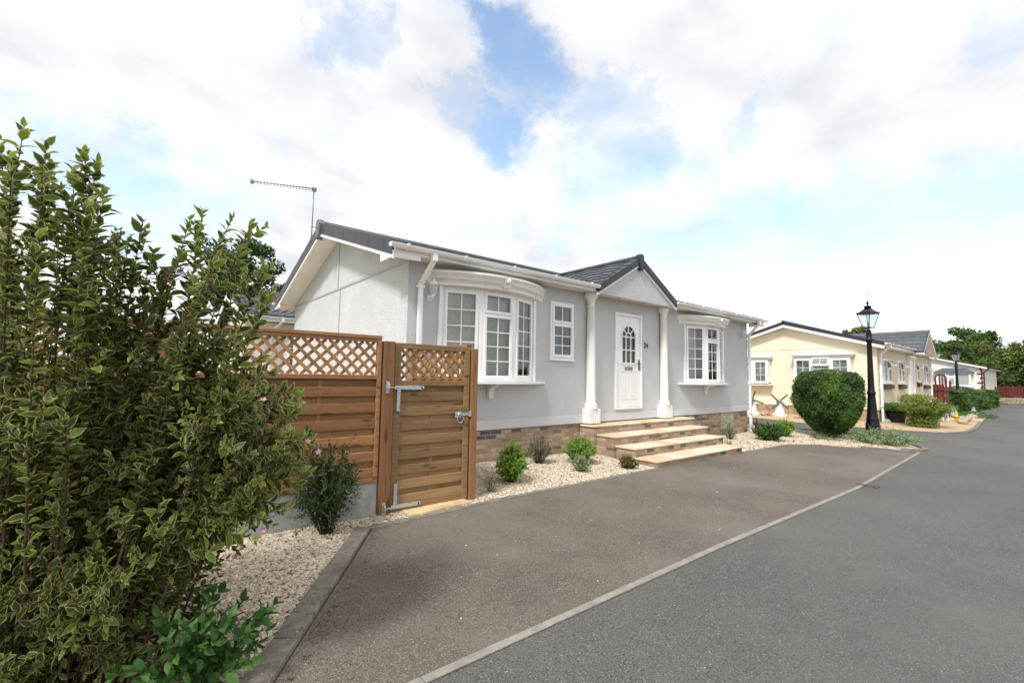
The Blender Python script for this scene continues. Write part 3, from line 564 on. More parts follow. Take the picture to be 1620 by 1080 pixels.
def bow_window(xa, curt):
    xd = xa+1.95; xb, xc = xa+.635, xa+1.32; yb = 6.062; z0, z1 = -.075, 1.43
    bay = MB(); frm, bars, pane = MB(), MB(), MB(); P = [(xa, YF-.005), (xb, yb), (xc, yb), (xd, YF-.005)]
    for i in range(3):
        p, q = Vector(P[i]), Vector(P[i+1]); T = xf(p, q, z0); L_ = (q-p).length
        casement(T, L_, z1-z0, 2, 5 if i != 1 else 4, frm, bars, pane, split=.40 if i == 1 else None, fw=.062 if i == 1 else .075)
    for x, y in P[1:3]: frm.box(x-.03, x+.03, y+.01, y+.06, z0, z1)
    frm.box(xa-.045, xa+.01, YF-.045, YF-.001, z0, z1); frm.box(xd-.01, xd+.045, YF-.045, YF-.001, z0, z1)
    o = frm.build('bow_window', M['upvc'], home, bevel=.003)
    bars.build('glazing_bar', M['upvc'], o); pane.build('pane', M['glass'], o, fix=False)
    b = MB()
    for pts in curt(xa, xb, xc, xd): curtain(b, pts, z0+.04, z1-.10)
    b.build('curtain', M['curtain'], o, fix=False)
    # cornice: profile swept round a shallow arc
    xm = xa+.975; prof = [(-.10, 1.425), (-.10, 1.47), (-.085, 1.475), (-.07, 1.52), (-.05, 1.525), (-.045, 1.545), (-.015, 1.585), (0.01, 1.60), (.01, 1.635)]
    arc = arcplan(xm, 1.28, YF, .50, 28); b = MB(); v = []; k = len(prof)
    for i, (p, nn) in enumerate(arc):
        for off, z in prof:
            q = p+nn*off; v.append((q.x, min(q.y, YF-.001), z))
    f = [(i*k+j, (i+1)*k+j, (i+1)*k+j+1, i*k+j+1) for i in range(len(arc)-1) for j in range(k-1)]
    m0 = len(v); v += [(xm, YF-.001, prof[0][1]), (xm, YF-.001, prof[-1][1])]
    f += [(i*k, (i+1)*k, m0) for i in range(len(arc)-1)]+[(i*k+k-1, (i+1)*k+k-1, m0+1) for i in range(len(arc)-1)]
    b.add(v, f)
    for i in range(4, 120):
        fr = i/124
        if fr > .93 or abs(fr-.5) < .045: continue
        t = fr*28; j = int(t); p = arc[j][0].lerp(arc[j+1][0], t-j); nn = arc[j][1]; q = p+nn*(-.058)
        if q.y > YF-.03: continue
        b.beam((q.x, q.y, 1.50), (q.x, q.y, 1.522), .010, .03, (nn.x, nn.y, 0))
    c = b.build('cornice', M['cream'], o)
    b = MB(); p, nn = arc[14]; b.prism([(xm-.085, p.y-.012, 1.635), (xm+.085, p.y-.012, 1.635), (xm+.06, p.y+.045, 1.455), (xm-.06, p.y+.045, 1.455)], (0, .07, 0)); b.blob((xm, p.y, 1.56), (.045, .03, .045), 8, 6, .15); b.build('keystone', M['cream'], o)
    # sill board and bracket
    arc = arcplan(xm, 1.31, YF, .40, 28); b = MB(); lo = [(p.x, min(p.y, YF-.001), -.118) for p, nn in arc]; b.prism(lo, (0, 0, .038)); s = b.build('sill', M['upvc'], o, bevel=.004)
    b = MB(); pr = [(YF-.001, -.12), (YF-.24, -.12), (YF-.235, -.155), (YF-.15, -.17), (YF-.09, -.22), (YF-.06, -.30), (YF-.075, -.34), (YF-.05, -.37), (YF-.001, -.37)]
    b.prism([(xm-.045, y, z) for y, z in pr], (.09, 0, 0)); b.build('sill_bracket', M['cream'], o, bevel=.008)
    b = MB(); b.add([(xa, YF-.005, z1+.001), (xb, yb, z1+.001), (xc, yb, z1+.001), (xd, YF-.005, z1+.001)], [(0, 1, 2, 3)]); b.add([(xa, YF+.1, z0+.03), (xa, YF-.0, z0+.03), (xb, yb+.04, z0+.03), (xc, yb+.04, z0+.03), (xd, YF-.0, z0+.03), (xd, YF+.1, z0+.03)], [(0, 1, 2, 3, 4, 5)]); b.build('window_board', M['upvc'], o, fix=False)
    return o
bow_window(B1, lambda a, b_, c, d: [[(a+.06, YF+.04), (b_+.02, 6.19), (b_+.10, 6.185)], [(b_+.19, 6.19), (c-.05, 6.19)], [(c+.02, 6.20), (c+.30, YF-.0)]])
bow_window(B2, lambda a, b_, c, d: [[(a+.08, YF+.05), (a+.37, 6.24)], [(b_+.02, 6.19), (b_+.33, 6.19)], [(c+.35, YF+.02), (d-.06, YF+.05)]])
frm, bars, pane = MB(), MB(), MB(); casement(xf((SX0, YF-.03), (SX1, YF-.03), SZ0), SX1-SX0, SZ1-SZ0, 2, 3, frm, bars, pane, split=.42, fw=.055, dep=.1)
o = frm.build('window', M['upvc'], home, bevel=.004); bars.build('glazing_bar', M['upvc'], o); pane.build('pane', M['glass_d'], o, fix=False)
b = MB(); b.box(SX0-.01, SX1+.01, YF-.045, YF-.001, SZ0-.025, SZ0); b.build('sill', M['upvc'], o)
# front door ----------------------------------------------
b = MB(); fw = .058
b.box(DX0, DX0+fw, YF-.035, YF+.07, DZ0, DZ1); b.box(DX1-fw, DX1, YF-.035, YF+.07, DZ0, DZ1); b.box(DX0+fw, DX1-fw, YF-.035, YF+.07, DZ1-fw, DZ1); b.box(DX0+fw, DX1-fw, YF-.04, YF+.07, DZ0, DZ0+.05)
door = b.build('door', M['upvc'], home, bevel=.004)
# leaf with an arched opening
lx0, lx1, lz0, lz1 = DX0+fw+.006, DX1-fw-.006, DZ0+.056, DZ1-fw-.006; yc = YF-.008
cx, hw, gz0, gzc = (lx0+lx1)/2, .255, .345, .93
nA = 16; arcp = [(cx+hw*math.cos(math.pi*i/nA), gzc+hw*math.sin(math.pi*i/nA)) for i in range(nA+1)]
b = MB()
for y in (yc, yc+.045):
    b.add([(lx0, y, lz0), (lx1, y, lz0), (lx1, y, gz0), (lx0, y, gz0)], [(0, 1, 2, 3)])
    b.add([(lx0, y, gz0), (cx-hw, y, gz0), (cx-hw, y, gzc), (lx0, y, gzc)], [(0, 1, 2, 3)]); b.add([(cx+hw, y, gz0), (lx1, y, gz0), (lx1, y, gzc), (cx+hw, y, gzc)], [(0, 1, 2, 3)])
    for i in range(nA):
        p, q = arcp[i], arcp[i+1]
        def outp(t):
            x, z = t; return (lx1 if x > cx+.001 else lx0 if x < cx-.001 else cx, y, z) 
        def edge(i):
            a = math.pi*i/nA; 
            if a < math.pi/4: return (lx1, y, gzc+(lz1-gzc)*math.tan(a))
            if a > 3*math.pi/4: return (lx0, y, gzc+(lz1-gzc)*math.tan(math.pi-a))
            s = 1/math.tan(a) if abs(a-math.pi/2) > 1e-6 else 0; return (cx+(lx1-cx)*s, y, lz1)
        b.add([(p[0], y, p[1]), (q[0], y, q[1]), edge(i+1), edge(i)], [(0, 1, 2, 3)])
ring = [(cx-hw, gz0), (cx+hw, gz0)]+arcp
for p, q in zip(ring, ring[1:]+ring[:1]): b.add([(p[0], yc, p[1]), (q[0], yc, q[1]), (q[0], yc+.045, q[1]), (p[0], yc+.045, p[1])], [(0, 1, 2, 3)])
for x in (lx0, lx1): b.add([(x, yc, lz0), (x, yc+.045, lz0), (x, yc+.045, lz1), (x, yc, lz1)], [(0, 1, 2, 3)])
leaf = b.build('door_leaf', M['upvc'], door, fix=False)
b = MB()   # moulding round the light, glazing bars, pressed panels
ring2 = [(cx+hw, gz0)]+arcp[1:]+[(cx-hw, gz0)]
for p, q in zip(ring2, ring2[1:]+ring2[:1]): b.beam((p[0], yc-.006, p[1]), (q[0], yc-.006, q[1]), .03, .028, (0, 1, 0))
for i in (1, 2): x = cx-hw+2*hw*i/3; b.box(x-.011, x+.011, yc-.004, yc+.02, gz0, gzc)
for z in (gz0+(gzc-gz0)/2, gzc): b.box(cx-hw, cx+hw, yc-.0055, yc+.0185, z-.011, z+.011)
ri = hw/3+.01
for i in range(8): a0, a1 = math.pi*i/8, math.pi*(i+1)/8; b.beam((cx+ri*math.cos(a0), yc+.006, gzc+ri*math.sin(a0)), (cx+ri*math.cos(a1), yc+.006, gzc+ri*math.sin(a1)), .022, .022, (0, 1, 0))
for a in (R(45), R(90), R(135)): b.beam((cx+ri*math.cos(a), yc+.007, gzc+ri*math.sin(a)), (cx+hw*math.cos(a), yc+.007, gzc+hw*math.sin(a)), .02, .022, (0, 1, 0))
b.build('glazing_bar', M['upvc'], door, bevel=.003) if False else b.build('glazing_bar', M['upvc'], door)
b = MB(); b.prism([(x, yc+.022, z) for x, z in [(cx-hw, gz0), (cx+hw, gz0)]+arcp[:]], (0, .004, 0)); b.build('pane', M['glass_k'], door)
b = MB()
for s in (-1, 1):
    px0, px1 = (cx-.27, cx-.03) if s < 0 else (cx+.03, cx+.27); z0p, z1p = -.43, .15
    for x in (px0, px1): b.box(x-.007, x+.007, yc-.007, yc+.001, z0p, z1p)
    b.box(px0, px1, yc-.0075, yc+.001, z0p-.007, z0p+.007)
    pts = [(px0+(px1-px0)*i/8, z1p-.05*(i/8 if s < 0 else 1-i/8)**0*0+(.02*math.sin(math.pi*i/8))) for i in range(9)]
    for p, q in zip(pts[:-1], pts[1:]): b.beam((p[0], yc-.003, p[1]), (q[0], yc-.003, q[1]), .014, .011, (0, 1, 0))
    b.box(px0+.035, px1-.035, yc-.005, yc+.001, z0p+.045, z1p-.035)
b.build('pressed_panel', M['upvc'], door, bevel=.004)
b = MB(); b.box(cx-.135, cx+.135, yc-.012, yc, .195, .27); lbx = b.build('letterbox', M['brass'], door, bevel=.004)
b = MB(); b.box(lx1-.055, lx1-.022, yc-.014, yc, .20, .44); b.tube([(lx1-.038, yc-.01, .345), (lx1-.038, yc-.05, .345), (lx1-.15, yc-.05, .345)], .009); b.lathe([(.011, 0), (.011, .02)], (lx1-.038, yc-.012, .25), 10); b.build('door_handle', M['dark'], door, bevel=.002)
# house number
def text_part(s, size, loc, rot, mt, parent, name, ext=.004, bold=.0, sx=1):
    c = D.curves.new('t', 'FONT'); c.body = s; c.size = size; c.extrude = ext; c.offset = bold; c.space_character = 1.12; c.align_x = 'CENTER'; c.align_y = 'CENTER'
    o = D.objects.new('t', c); COL.objects.link(o); bpy.context.view_layer.update(); me = D.meshes.new_from_object(o); D.objects.remove(o); D.curves.remove(c)
    T = Matrix.Translation(Vector(loc)-ORG[parent.name]) @ rot @ Matrix.Diagonal((sx, 1, 1, 1)); me.transform(T); me.materials.append(mt); p = D.objects.new(name, me); COL.objects.link(p); p.parent = parent; ORG[p.name] = ORG[parent.name]; return p
text_part('24', .165, (9.10, YF-.006, .775), Matrix.Rotation(R(90), 4, 'X'), M['dark'], home, 'house_number', .004, .004, .92)
# columns
for xc in (7.09, 9.69):
    yc_ = YF-.095; b = MB()
    b.box(xc-.155, xc+.155, YF-.215, YF-.002, -.90+.012, -.60)
    for i in range(5): b.box(xc-.135+i*.055, xc-.10+i*.055, YF-.2185, YF-.214, -.86, -.62)
    for i in range(3): b.box(xc+.1535, xc+.1575, YF-.19+i*.055, YF-.155+i*.055, -.86, -.62)
    base = MB()
    prof = [(.145, -.60), (.145, -.585), (.125, -.565), (.135, -.54), (.128, -.515), (.108, -.50), (.100, -.47), (.088, .7), (.072, 1.44), (.084, 1.45), (.084, 1.47), (.074, 1.48), (.076, 1.55), (.095, 1.60), (.130, 1.635), (.145, 1.655), (.145, 1.737)]
    sh = MB(); sh.lathe(prof, (xc, yc_, 0), 36, True, flute=.055)
    o = sh.build('column', M['cream'], home); b.build('column_base', M['cream'], o, bevel=.006)
# porch gable
PZ0, PZR, PHW = 1.70, 2.665, 1.42; pxm = 8.39
tri = MB(); tri.prism([(pxm-1.37, PYF, PZ0), (pxm+1.37, PYF, PZ0), (pxm, PYF, PZ0+1.37*.575)], (0, .05, 0)); pg = tri.build('porch_gable', M['render'], home)
b = MB()
for s in (-1, 1):
    b.prism([(pxm, PYF-.03, PZR-.145), (pxm+s*1.44, PYF-.03, PZR-.145-1.44*.575), (pxm+s*1.44, PYF-.03, PZR-.205-1.44*.575), (pxm, PYF-.03, PZR-.205)], (0, .029, 0))
b.build('bargeboard', M['upvc'], pg)
b = MB()
for s in (-1, 1):
    b.prism([(pxm, PYF-.06, PZR), (pxm+s*1.40, PYF-.06, PZR-1.40*.575), (pxm+s*1.40, PYF-.06, PZR-1.40*.575-.15), (pxm, PYF-.06, PZR-.15)], (0, .028, 0), tone=.5)
b.build('verge_trim', M['verge'], pg)
b = MB(); b.prism([(pxm-.085, PYF-.08, PZR+.01), (pxm-.05, PYF-.08, PZR+.06), (pxm+.05, PYF-.08, PZR+.06), (pxm+.085, PYF-.08, PZR+.01), (pxm+.08, PYF-.08, PZR-.1), (pxm+.05, PYF-.08, PZR-.28), (pxm, PYF-.08, PZR-.31), (pxm-.05, PYF-.08, PZR-.28), (pxm-.08, PYF-.08, PZR-.1)], (0, .12, 0)); b.build('ridge_end_cap', M['verge'], pg, bevel=.012)
b = MB(); yr = EY+(PZR-.02-EZ)/((RZ-EZ)/(RY-EY))
for s in (-1, 1):
    hwid = (PZR-.03-EZ)/.575
    e = [(pxm+s*hwid, PYF-.04, EZ), (pxm+s*hwid, EY+.02, EZ)]
    # triangle of tiles from the porch eaves to the valley: built as courses running back from the front
    n = 7
    for k in range(n):
        t0, t1 = k/n, (k+1)/n
        def pt(t, back): 
            z = EZ+(PZR-.03-EZ)*t; x = pxm+s*hwid*(1-t); y = PYF-.04 if not back else EY+(z-EZ)/((RZ-EZ)/(RY-EY))+.10
            return Vector((x, y, z))
        a, c, d, e_ = pt(t0, 0), pt(t0, 1), pt(t1, 1), pt(t1, 0); m = 12; v = []
        for i in range(m+1):
            wv = .012*math.sin(i*math.pi*.66); up = Vector((s*.5, 0, .866)); p = a.lerp(c, i/m); q = e_.lerp(d, i/m); v += [p-up*.02, p+up*(.03+wv), q+up*(.005+wv)]
        b.add(v, [g for i in range(m) for g in ((3*i, 3*i+3, 3*i+4, 3*i+1), (3*i+1, 3*i+4, 3*i+5, 3*i+2))])
b.build('roof', M['tile'], pg, fix=False)
b = MB(); b.tube([(pxm, PYF-.04, PZR+.0), (pxm, yr, PZR+.0)], .055, 8); b.build('ridge_tile', M['tile'], pg)
for dx in (-.45, .45):
    b = MB(); b.lathe([(.055, 0), (.055, .012), (.035, .013)], (pxm+dx, 6.12, 1.724), 14); b.build('downlight', M['brass'], home)
# wall lanterns
def lantern(x):
    b = MB(); yb_ = YF-.002
    b.lathe([(.055, 0), (.05, .012), (.03, .02)], (0, 0, 0), 14); b.V = [(x+v[0], yb_-v[2], 1.20+v[1]) for v in b.V]
    b.tube([(x, yb_-.015, 1.20), (x, yb_-.07, 1.175), (x, yb_-.115, 1.19), (x, yb_-.12, 1.23)], .012, 8)
    c = (x, yb_-.12, 0); b.lathe([(.012, 1.20), (.022, 1.215), (.03, 1.23), (.035, 1.245)], c, 10)
    b.lathe([(.078, 1.395), (.07, 1.41), (.04, 1.45), (.025, 1.46), (.02, 1.475), (.008, 1.48), (.012, 1.495), (.002, 1.51)], c, 6, False)
    for i in range(6):
        a = math.pi*i/3; b.tube([(x+.034*math.cos(a), c[1]+.034*math.sin(a), 1.243), (x+.066*math.cos(a), c[1]+.066*math.sin(a), 1.398)], .005, 5)
    o = b.build('wall_lantern', M['upvc'], home); b = MB(); b.lathe([(.03, 1.246), (.061, 1.396)], c, 6, False); b.build('lantern_glass', M['lampglass'], o, fix=False)
lantern(3.44); lantern(13.86)
# television aerial on the ridge end
b = MB(); ax, ay = 2.52, RY-.02; b.tube([(ax, ay, 2.62), (ax, ay, 3.72)], .012, 8)
b.tube([(ax-.03, ay, 2.72), (VX0-.02, ay, 2.72)], .008); b.tube([(ax-.03, ay, 2.93), (VX0-.02, ay, 2.93)], .008)
tip = Vector((1.43, ay, 3.555)); hd = Vector((ax+.05, ay, 3.72))
b.tube([hd, tip], .009, 6); b.tube([hd+Vector((0, 0, -.045)), tip+Vector((0, 0, -.03))], .004, 5)
for i in range(20):
    p = hd.lerp(tip, (i+.5)/20); b.tube([p+Vector((0, 0, .012)), p+Vector((0, 0, -.05))], .004, 5); b.tube([p+Vector((0, -.045, 0)), p+Vector((0, .045, 0))], .0028, 4)
b.box(tip.x-.03, tip.x+.02, ay-.025, ay+.025, tip.z-.045, tip.z+.02); b.box(ax-.03, ax+.05, ay-.02, ay+.02, 3.66, 3.73)
b.build('television_aerial', mat('aerial_metal', (.28, .24, .23), .5, metal=.4), home)

# ---------------------------------------------------------------- steps
st = thing('entrance_steps', 'four wide brick entrance steps with pale sandstone treads leading up to the white front door', 'steps', (8.6, 5.3, gz(8.6, 5.3)))
for zt, yf, yb_, xa, xb in ((-.912, 5.93, YF+.02, 6.87, 10.60), (-1.075, 5.50, 5.95, 6.96, 10.42), (-1.24, 5.07, 5.52, 6.98, 10.30), (-1.40, 4.60, 5.09, 6.98, 10.17)):
    b = MB(); b.box(xa+.025, xb-.025, yf+.025, yb_, -1.75, zt-.034); br_ = b.build('riser', M['brick'], st)
    b = MB(); b.box(xa, xb, yf, yb_, zt-.034, zt); b.build('tread', M['stonetread'], st, bevel=.014)

# ---------------------------------------------------------------- timber fence, gate, posts
FY = 4.65
def trellis(b, x0, x1, z0, z1, y, n, w=.026, t=.012, axis='x', lean=0):
    """square lattice set diagonally, two layers of laths clipped to the rectangle"""
    H = z1-z0; step = (x1-x0)/n
    for lay, s in ((0, 1), (1, -1)):
        k = -int(H/step)-2
        while k < n+int(H/step)+3:
            xa = x0+k*step; za = z0 if s > 0 else z1; zb = z1 if s > 0 else z0
            xb = xa+H; p, q = [xa, za], [xb, zb]
            if p[0] < x0: f = (x0-p[0])/H; p = [x0, za+(zb-za)*f]
            if q[0] > x1: f = (x1-xa)/H; q = [x1, za+(zb-za)*f]
            k += 1
            if q[0] <= x0+.01 or p[0] >= x1-.01 or q[0]-p[0] < .02: continue
            yy = y+(.0 if lay else t+.001)
            if axis == 'x': b.beam((p[0], yy, p[1]), (q[0], yy, q[1]), w, t, (0, 1, 0))
            else: b.beam((yy, p[0], p[1]), (yy, q[0], q[1]), w, t, (1, 0, 0))
def boards(b, x0, x1, z0, z1, y, pitch=.166, mids=(), axis='x'):
    n = max(1, round((z1-z0)/pitch)); p = (z1-z0)/n
    def bx(a0, a1, y0, y1, c0, c1):
        if axis == 'x': b.box(a0, a1, y0, y1, c0, c1)
        else: b.box(y0, y1, a0, a1, c0, c1)
    for i in range(n):
        c = z0+i*p
        bx(x0, x1, y+.012, y+.024, c+.075, c+p+.030)      # back board
        # front board, slightly cupped
        q = [(y-.009, c+.002), (y-.012, c+.006), (y-.013, c+.055), (y-.012, c+.096), (y-.009, c+.100), (y+.006, c+.100), (y+.006, c+.002)]
        if axis == 'x': b.prism([(x0, a, c_) for a, c_ in q], (x1-x0, 0, 0))
        else: b.prism([(a, x0, c_) for a, c_ in q], (0, x1-x0, 0))
    for m_ in mids:
        bx(m_-.018, m_+.018, y+.0062, y+.0118, z0, z1)
def fence_panel(x0, x1, label, zt=.378, zb=-1.10, zm=-.045, nl=14, gravel=True, axis='x', y=FY, mids=2, org=None, group=None):
    o = thing('timber_fence', label, 'fence', org or ((x0+x1)/2, y, zb-.32), group)
    def bx(b, a0, a1, y0, y1, c0, c1):
        if axis == 'x': b.box(a0, a1, y0, y1, c0, c1)
        else: b.box(y0, y1, a0, a1, c0, c1)
    b = MB(); bx(b, x0, x0+.042, y-.028, y+.034, zb, zt-.001); bx(b, x1-.042, x1, y-.028, y+.034, zb, zt-.001); bx(b, x0, x1, y-.032, y+.038, zt, zt+.035); bx(b, x0+.042, x1-.042, y-.028, y+.034, zb-.001, zb+.045); bx(b, x0+.042, x1-.042, y-.026, y+.032, zm, zm+.045); bx(b, x0+.042, x1-.042, y-.026, y+.032, zt-.035, zt-.001)
    b.build('frame', M['wood'], o, bevel=.004)
    b = MB(); ms = [x0+(x1-x0)*(i+1)/(mids+1) for i in range(mids)]; boards(b, x0+.042, x1-.042, zb+.045, zm-.012, y, mids=ms, axis=axis); b.build('boards', M['wood'], o)
    b = MB(); trellis(b, x0+.042, x1-.042, zm+.045, zt-.035, y-.006, nl, w=.03, axis=axis); b.build('trellis', M['lattice'], o)
    if gravel:
        g_ = gz(x0, y); b = MB(); bx(b, x0+.0, x1-.0, y-.02, y+.025, zb-.40, zb-.004); b.build('gravel_board', M['conc'], o, bevel=.004)
    return o
fence_panel(.165, 1.985, 'orange-brown timber fence panel with diamond trellis top, first panel left of the gate')
fence_panel(-1.76, .06, 'timber fence panel with diamond trellis top mostly hidden behind the large variegated shrub')
def post(x, y, zt, label, w=.10, d=.10):
    b = MB(); g_ = gz(x, y); b.prism([(x-w/2, y-d/2, g_-.1), (x+w/2, y-d/2, g_-.1), (x+w/2, y+d/2, g_-.1), (x-w/2, y+d/2, g_-.1)], (0, 0, zt-g_+.1)); tag(b.build('fence_post', M['woodv'], None, (x, y, g_), bevel=.006), label, 'fence post', 'timber posts of the fence and gate')
post(2.062, FY-.01, .36, 'timber post carrying the gate hinges, between the fence panel and the gate', .115)
post(.1125, FY+.0, .37, 'timber post between the two trellis fence panels, behind the shrub')
post(3.165, FY+.0, .335, 'timber post at the latch side of the gate, nearest the grey home', .085)
gate = thing('garden_gate', 'tall closed timber gate with trellis top, steel hinges and a ring latch', 'gate', (2.62, FY, -1.43))
gx0, gx1, gzb, gzt = 2.135, 3.10, -1.435, .352
b = MB(); b.box(gx0, gx0+.075, FY-.028, FY+.03, gzb, gzt); b.box(gx1-.07, gx1, FY-.028, FY+.03, gzb, gzt-.002); b.box(gx0+.075, gx1-.07, FY-.03, FY+.032, gzt-.06, gzt); b.box(gx0+.075, gx1-.07, FY-.026, FY+.028, -.115, -.055); b.box(gx0+.075, gx1-.07, FY-.026, FY+.028, gzb, gzb+.06)
b.build('frame', M['woodg'], gate, bevel=.004)
b = MB(); boards(b, gx0+.075, gx1-.07, gzb+.06, -.13, FY, mids=[(gx0+gx1)/2]); b.build('boards', M['woodg'], gate)
b = MB(); trellis(b, gx0+.075, gx1-.07, -.055, gzt-.06, FY-.008, 7, w=.03); b.build('trellis', M['lattice'], gate)
for z in (-.135, -1.385):
    b = MB(); y = FY-.036; s = 1 if z > -1 else 1
    b.box(2.03, 2.065, y-.032, y-.024, z-.055, z+.07); b.box(2.04, 2.055, y-.055, y-.024, z-.01, z+.02)
    b.tube([(2.05, y-.05, z-.03), (2.05, y-.05, z+.05)], .013, 8); b.beam((2.05, y-.035, z+.005), (2.19, y-.012, z+.005), .02, .012)
    b.box(2.14, 2.47, y-.006, y+.004, z-.018, z+.024); b.lathe([(.021, 0), (.021, .01)], (0, 0, 0), 12)
    n0 = len(b.V)-24; b.V[n0:] = [(2.47+v[0], y-.006+v[2], z+.003+v[1]) for v in b.V[n0:]]
    if z > -1: b.box(2.165, 2.205, y-.0075, y+.003, z-.25, z-.018)
    else: b.box(2.165, 2.205, y-.0075, y+.003, z+.024, z+.24)
    for x in (2.24, 2.32, 2.40): b.lathe([(.006, 0), (.004, .004)], (x, y-.008, z+.003), 6)
    b.build('hinge', M['galv'], gate, bevel=.002)
b = MB(); lx, lz = 2.965, -.455; y = FY-.034
b.box(lx-.06, lx+.025, y-.004, y+.006, lz-.03, lz+.04); b.lathe([(.022, 0), (.024, .008), (.016, .02)], (0, 0, 0), 12); n0 = len(b.V)-36; b.V[n0:] = [(lx-.01+v[0], y-.004-v[2], lz+.01+v[1]) for v in b.V[n0:]]
ringp = [(lx-.005+.042*math.cos(2*math.pi*i/16), y-.028, lz-.035+.052*math.sin(2*math.pi*i/16)) for i in range(17)]; b.tube(ringp, .006, 6)
b.box(lx+.03, lx+.12, y-.006, y+.004, lz-.008, lz+.02); b.box(lx+.12, lx+.155, y-.022, y+.004, lz-.02, lz+.045); b.build('latch', M['galv'], gate, bevel=.002)
fence_panel(FY+.09, YF-.05, 'short return fence panel with trellis behind the gate running back to the grey home', gravel=True, axis='y', y=3.165, nl=7, mids=1, org=(3.165, 5.4, -1.42), zt=.36, zb=-1.1)
b = MB(); g_ = gz(2.6, 4.5); b.prism([(2.27, 4.41, g_-.04), (3.06, 4.47, g_-.04), (3.06, 4.66, g_-.04), (2.27, 4.68, g_-.04)], (0, 0, .075)); tag(b.build('paving_slab', M['sand'], None, (2.65, 4.55, g_), bevel=.006), 'sandy paving slab laid as a threshold under the timber gate', 'paving slab')

# ---------------------------------------------------------------- street lamps
lamp = thing('street_lamp', 'tall black Victorian-style lamp post with tapered lantern on the gravel island beside the clipped bush', 'street lamp', (16.25, 3.74, gz(16.25, 3.74)), 'black lantern lamp posts')
lx, ly, lz = 16.25, 3.74, gz(16.25, 3.74)-.03; c = (lx, ly, lz)
b = MB(); b.lathe([(.19, -.05), (.19, .10), (.175, .13), (.175, .45), (.16, .55), (.145, .60), (.155, .63), (.135, .68), (.115, .95), (.10, 1.20), (.09, 1.33), (.108, 1.36), (.108, 1.40), (.086, 1.44), (.08, 1.55), (.066, 2.3), (.060, 2.82), (.064, 2.83), (.10, 2.88), (.10, 2.91), (.07, 2.93), (.075, 3.02), (.062, 3.12), (.055, 3.18)], c, 16, True); pole = b.build('post', M['black'], lamp)
K = .92
b = MB(); H0, H1 = 3.245, 3.66; r0, r1 = .105, .205
def ang(i): return R(20)+math.pi/2*i
for i in range(4):
    a, a2 = ang(i), ang(i+1); P = lambda r, z, t: (lx+r*math.cos(t), ly+r*math.sin(t), lz+z)
    b.beam(P(r0*1.25, H0, a), P(r1*1.25, H1, a), .02, .02); b.beam(P(r0*1.25, H0, a), P(r0*1.25, H0, a2), .02, .022); b.beam(P(r1*1.27, H1, a), P(r1*1.27, H1, a2), .03, .04)
    b.tube([P(.055, 3.12, a), P(.12, 3.15, a), P(.135, 3.2, a), P(.125, 3.245, a)], .009, 6)
    b.lathe([(.012, 0), (.016, .012), (.002, .03)], P(r1*1.28, H1+.02, a), 6)
b.lathe([(.27, 3.665), (.262, 3.68), (.21, 3.71), (.15, 3.75), (.105, 3.79), (.10, 3.80)], c, 4, False, rot=R(20)/(2*math.pi)*4)
b.lathe([(.085, 3.79), (.085, 3.845), (.10, 3.85), (.09, 3.87), (.05, 3.885), (.022, 3.90), (.02, 3.93), (.04, 3.955), (.035, 3.98), (.012, 4.0), (.02, 4.015), (.004, 4.05)], c, 12)
b.lathe([(.012, 3.2), (.012, 3.33), (.02, 3.34), (.018, 3.40), (.008, 3.41)], c, 8)
b.build('lantern', M['black'], lamp)
b = MB()
for i in range(4):
    a, a2 = ang(i), ang(i+1); b.add([P(r0*1.24, H0, a), P(r0*1.24, H0, a2), P(r1*1.24, H1, a2), P(r1*1.24, H1, a)], [(0, 1, 2, 3)])
b.build('lantern_glass', M['lampglass'], lamp, fix=False)
lam2 = dup(lamp, (37.2, 4.48, gz(37.2, 4.48)), 'black lamp post further down the road, in front of the ivory home', rotz=R(8), scale=.93)
# ---------------------------------------------------------------- neighbouring homes
def box_window(T, wd, ht, lights, parent, glass, mtf=None, fw=.06, opened=False, name='window', sill=True, cols=2, rows=3, dep=.08, tops=()):
    """window set on a wall face; lights = list of relative widths; tops = indices that have a separate top light (opened outward)"""
    frm, bars, pane = MB(), MB(), MB(); tot = sum(lights); x = 0
    for i, l in enumerate(lights):
        w_ = wd*l/tot; Ti = T @ Matrix.Translation((x, 0, 0)); x += w_
        if i in tops:
            h1 = ht*.36
            casement(Ti, w_, ht-h1, cols, max(1, rows-1), frm, bars, pane, fw=fw*.8, dep=dep)
            if opened:
                To = Ti @ Matrix.Translation((0, 0, ht)) @ Matrix.Rotation(R(-32), 4, 'X') @ Matrix.Translation((0, -.02, -h1))
                frm.M = Ti; frm.box(0, w_, 0, dep, ht-.05, ht); frm.box(0, .05, 0, dep, ht-h1, ht-.05); frm.box(w_-.05, w_, 0, dep, ht-h1, ht-.05); frm.M = None
                casement(To, w_, h1, cols, 1, frm, bars, pane, fw=.03, dep=.05)
            else: casement(Ti @ Matrix.Translation((0, 0, ht-h1)), w_, h1, cols, 1, frm, bars, pane, fw=fw*.8, dep=dep)
        else: casement(Ti, w_, ht, cols, rows, frm, bars, pane, fw=fw*.8, dep=dep)
    o = frm.build(name, M['upvc'], parent); bars.build('glazing_bar', M['upvc'], o); pane.build('pane', glass, o, fix=False); return o
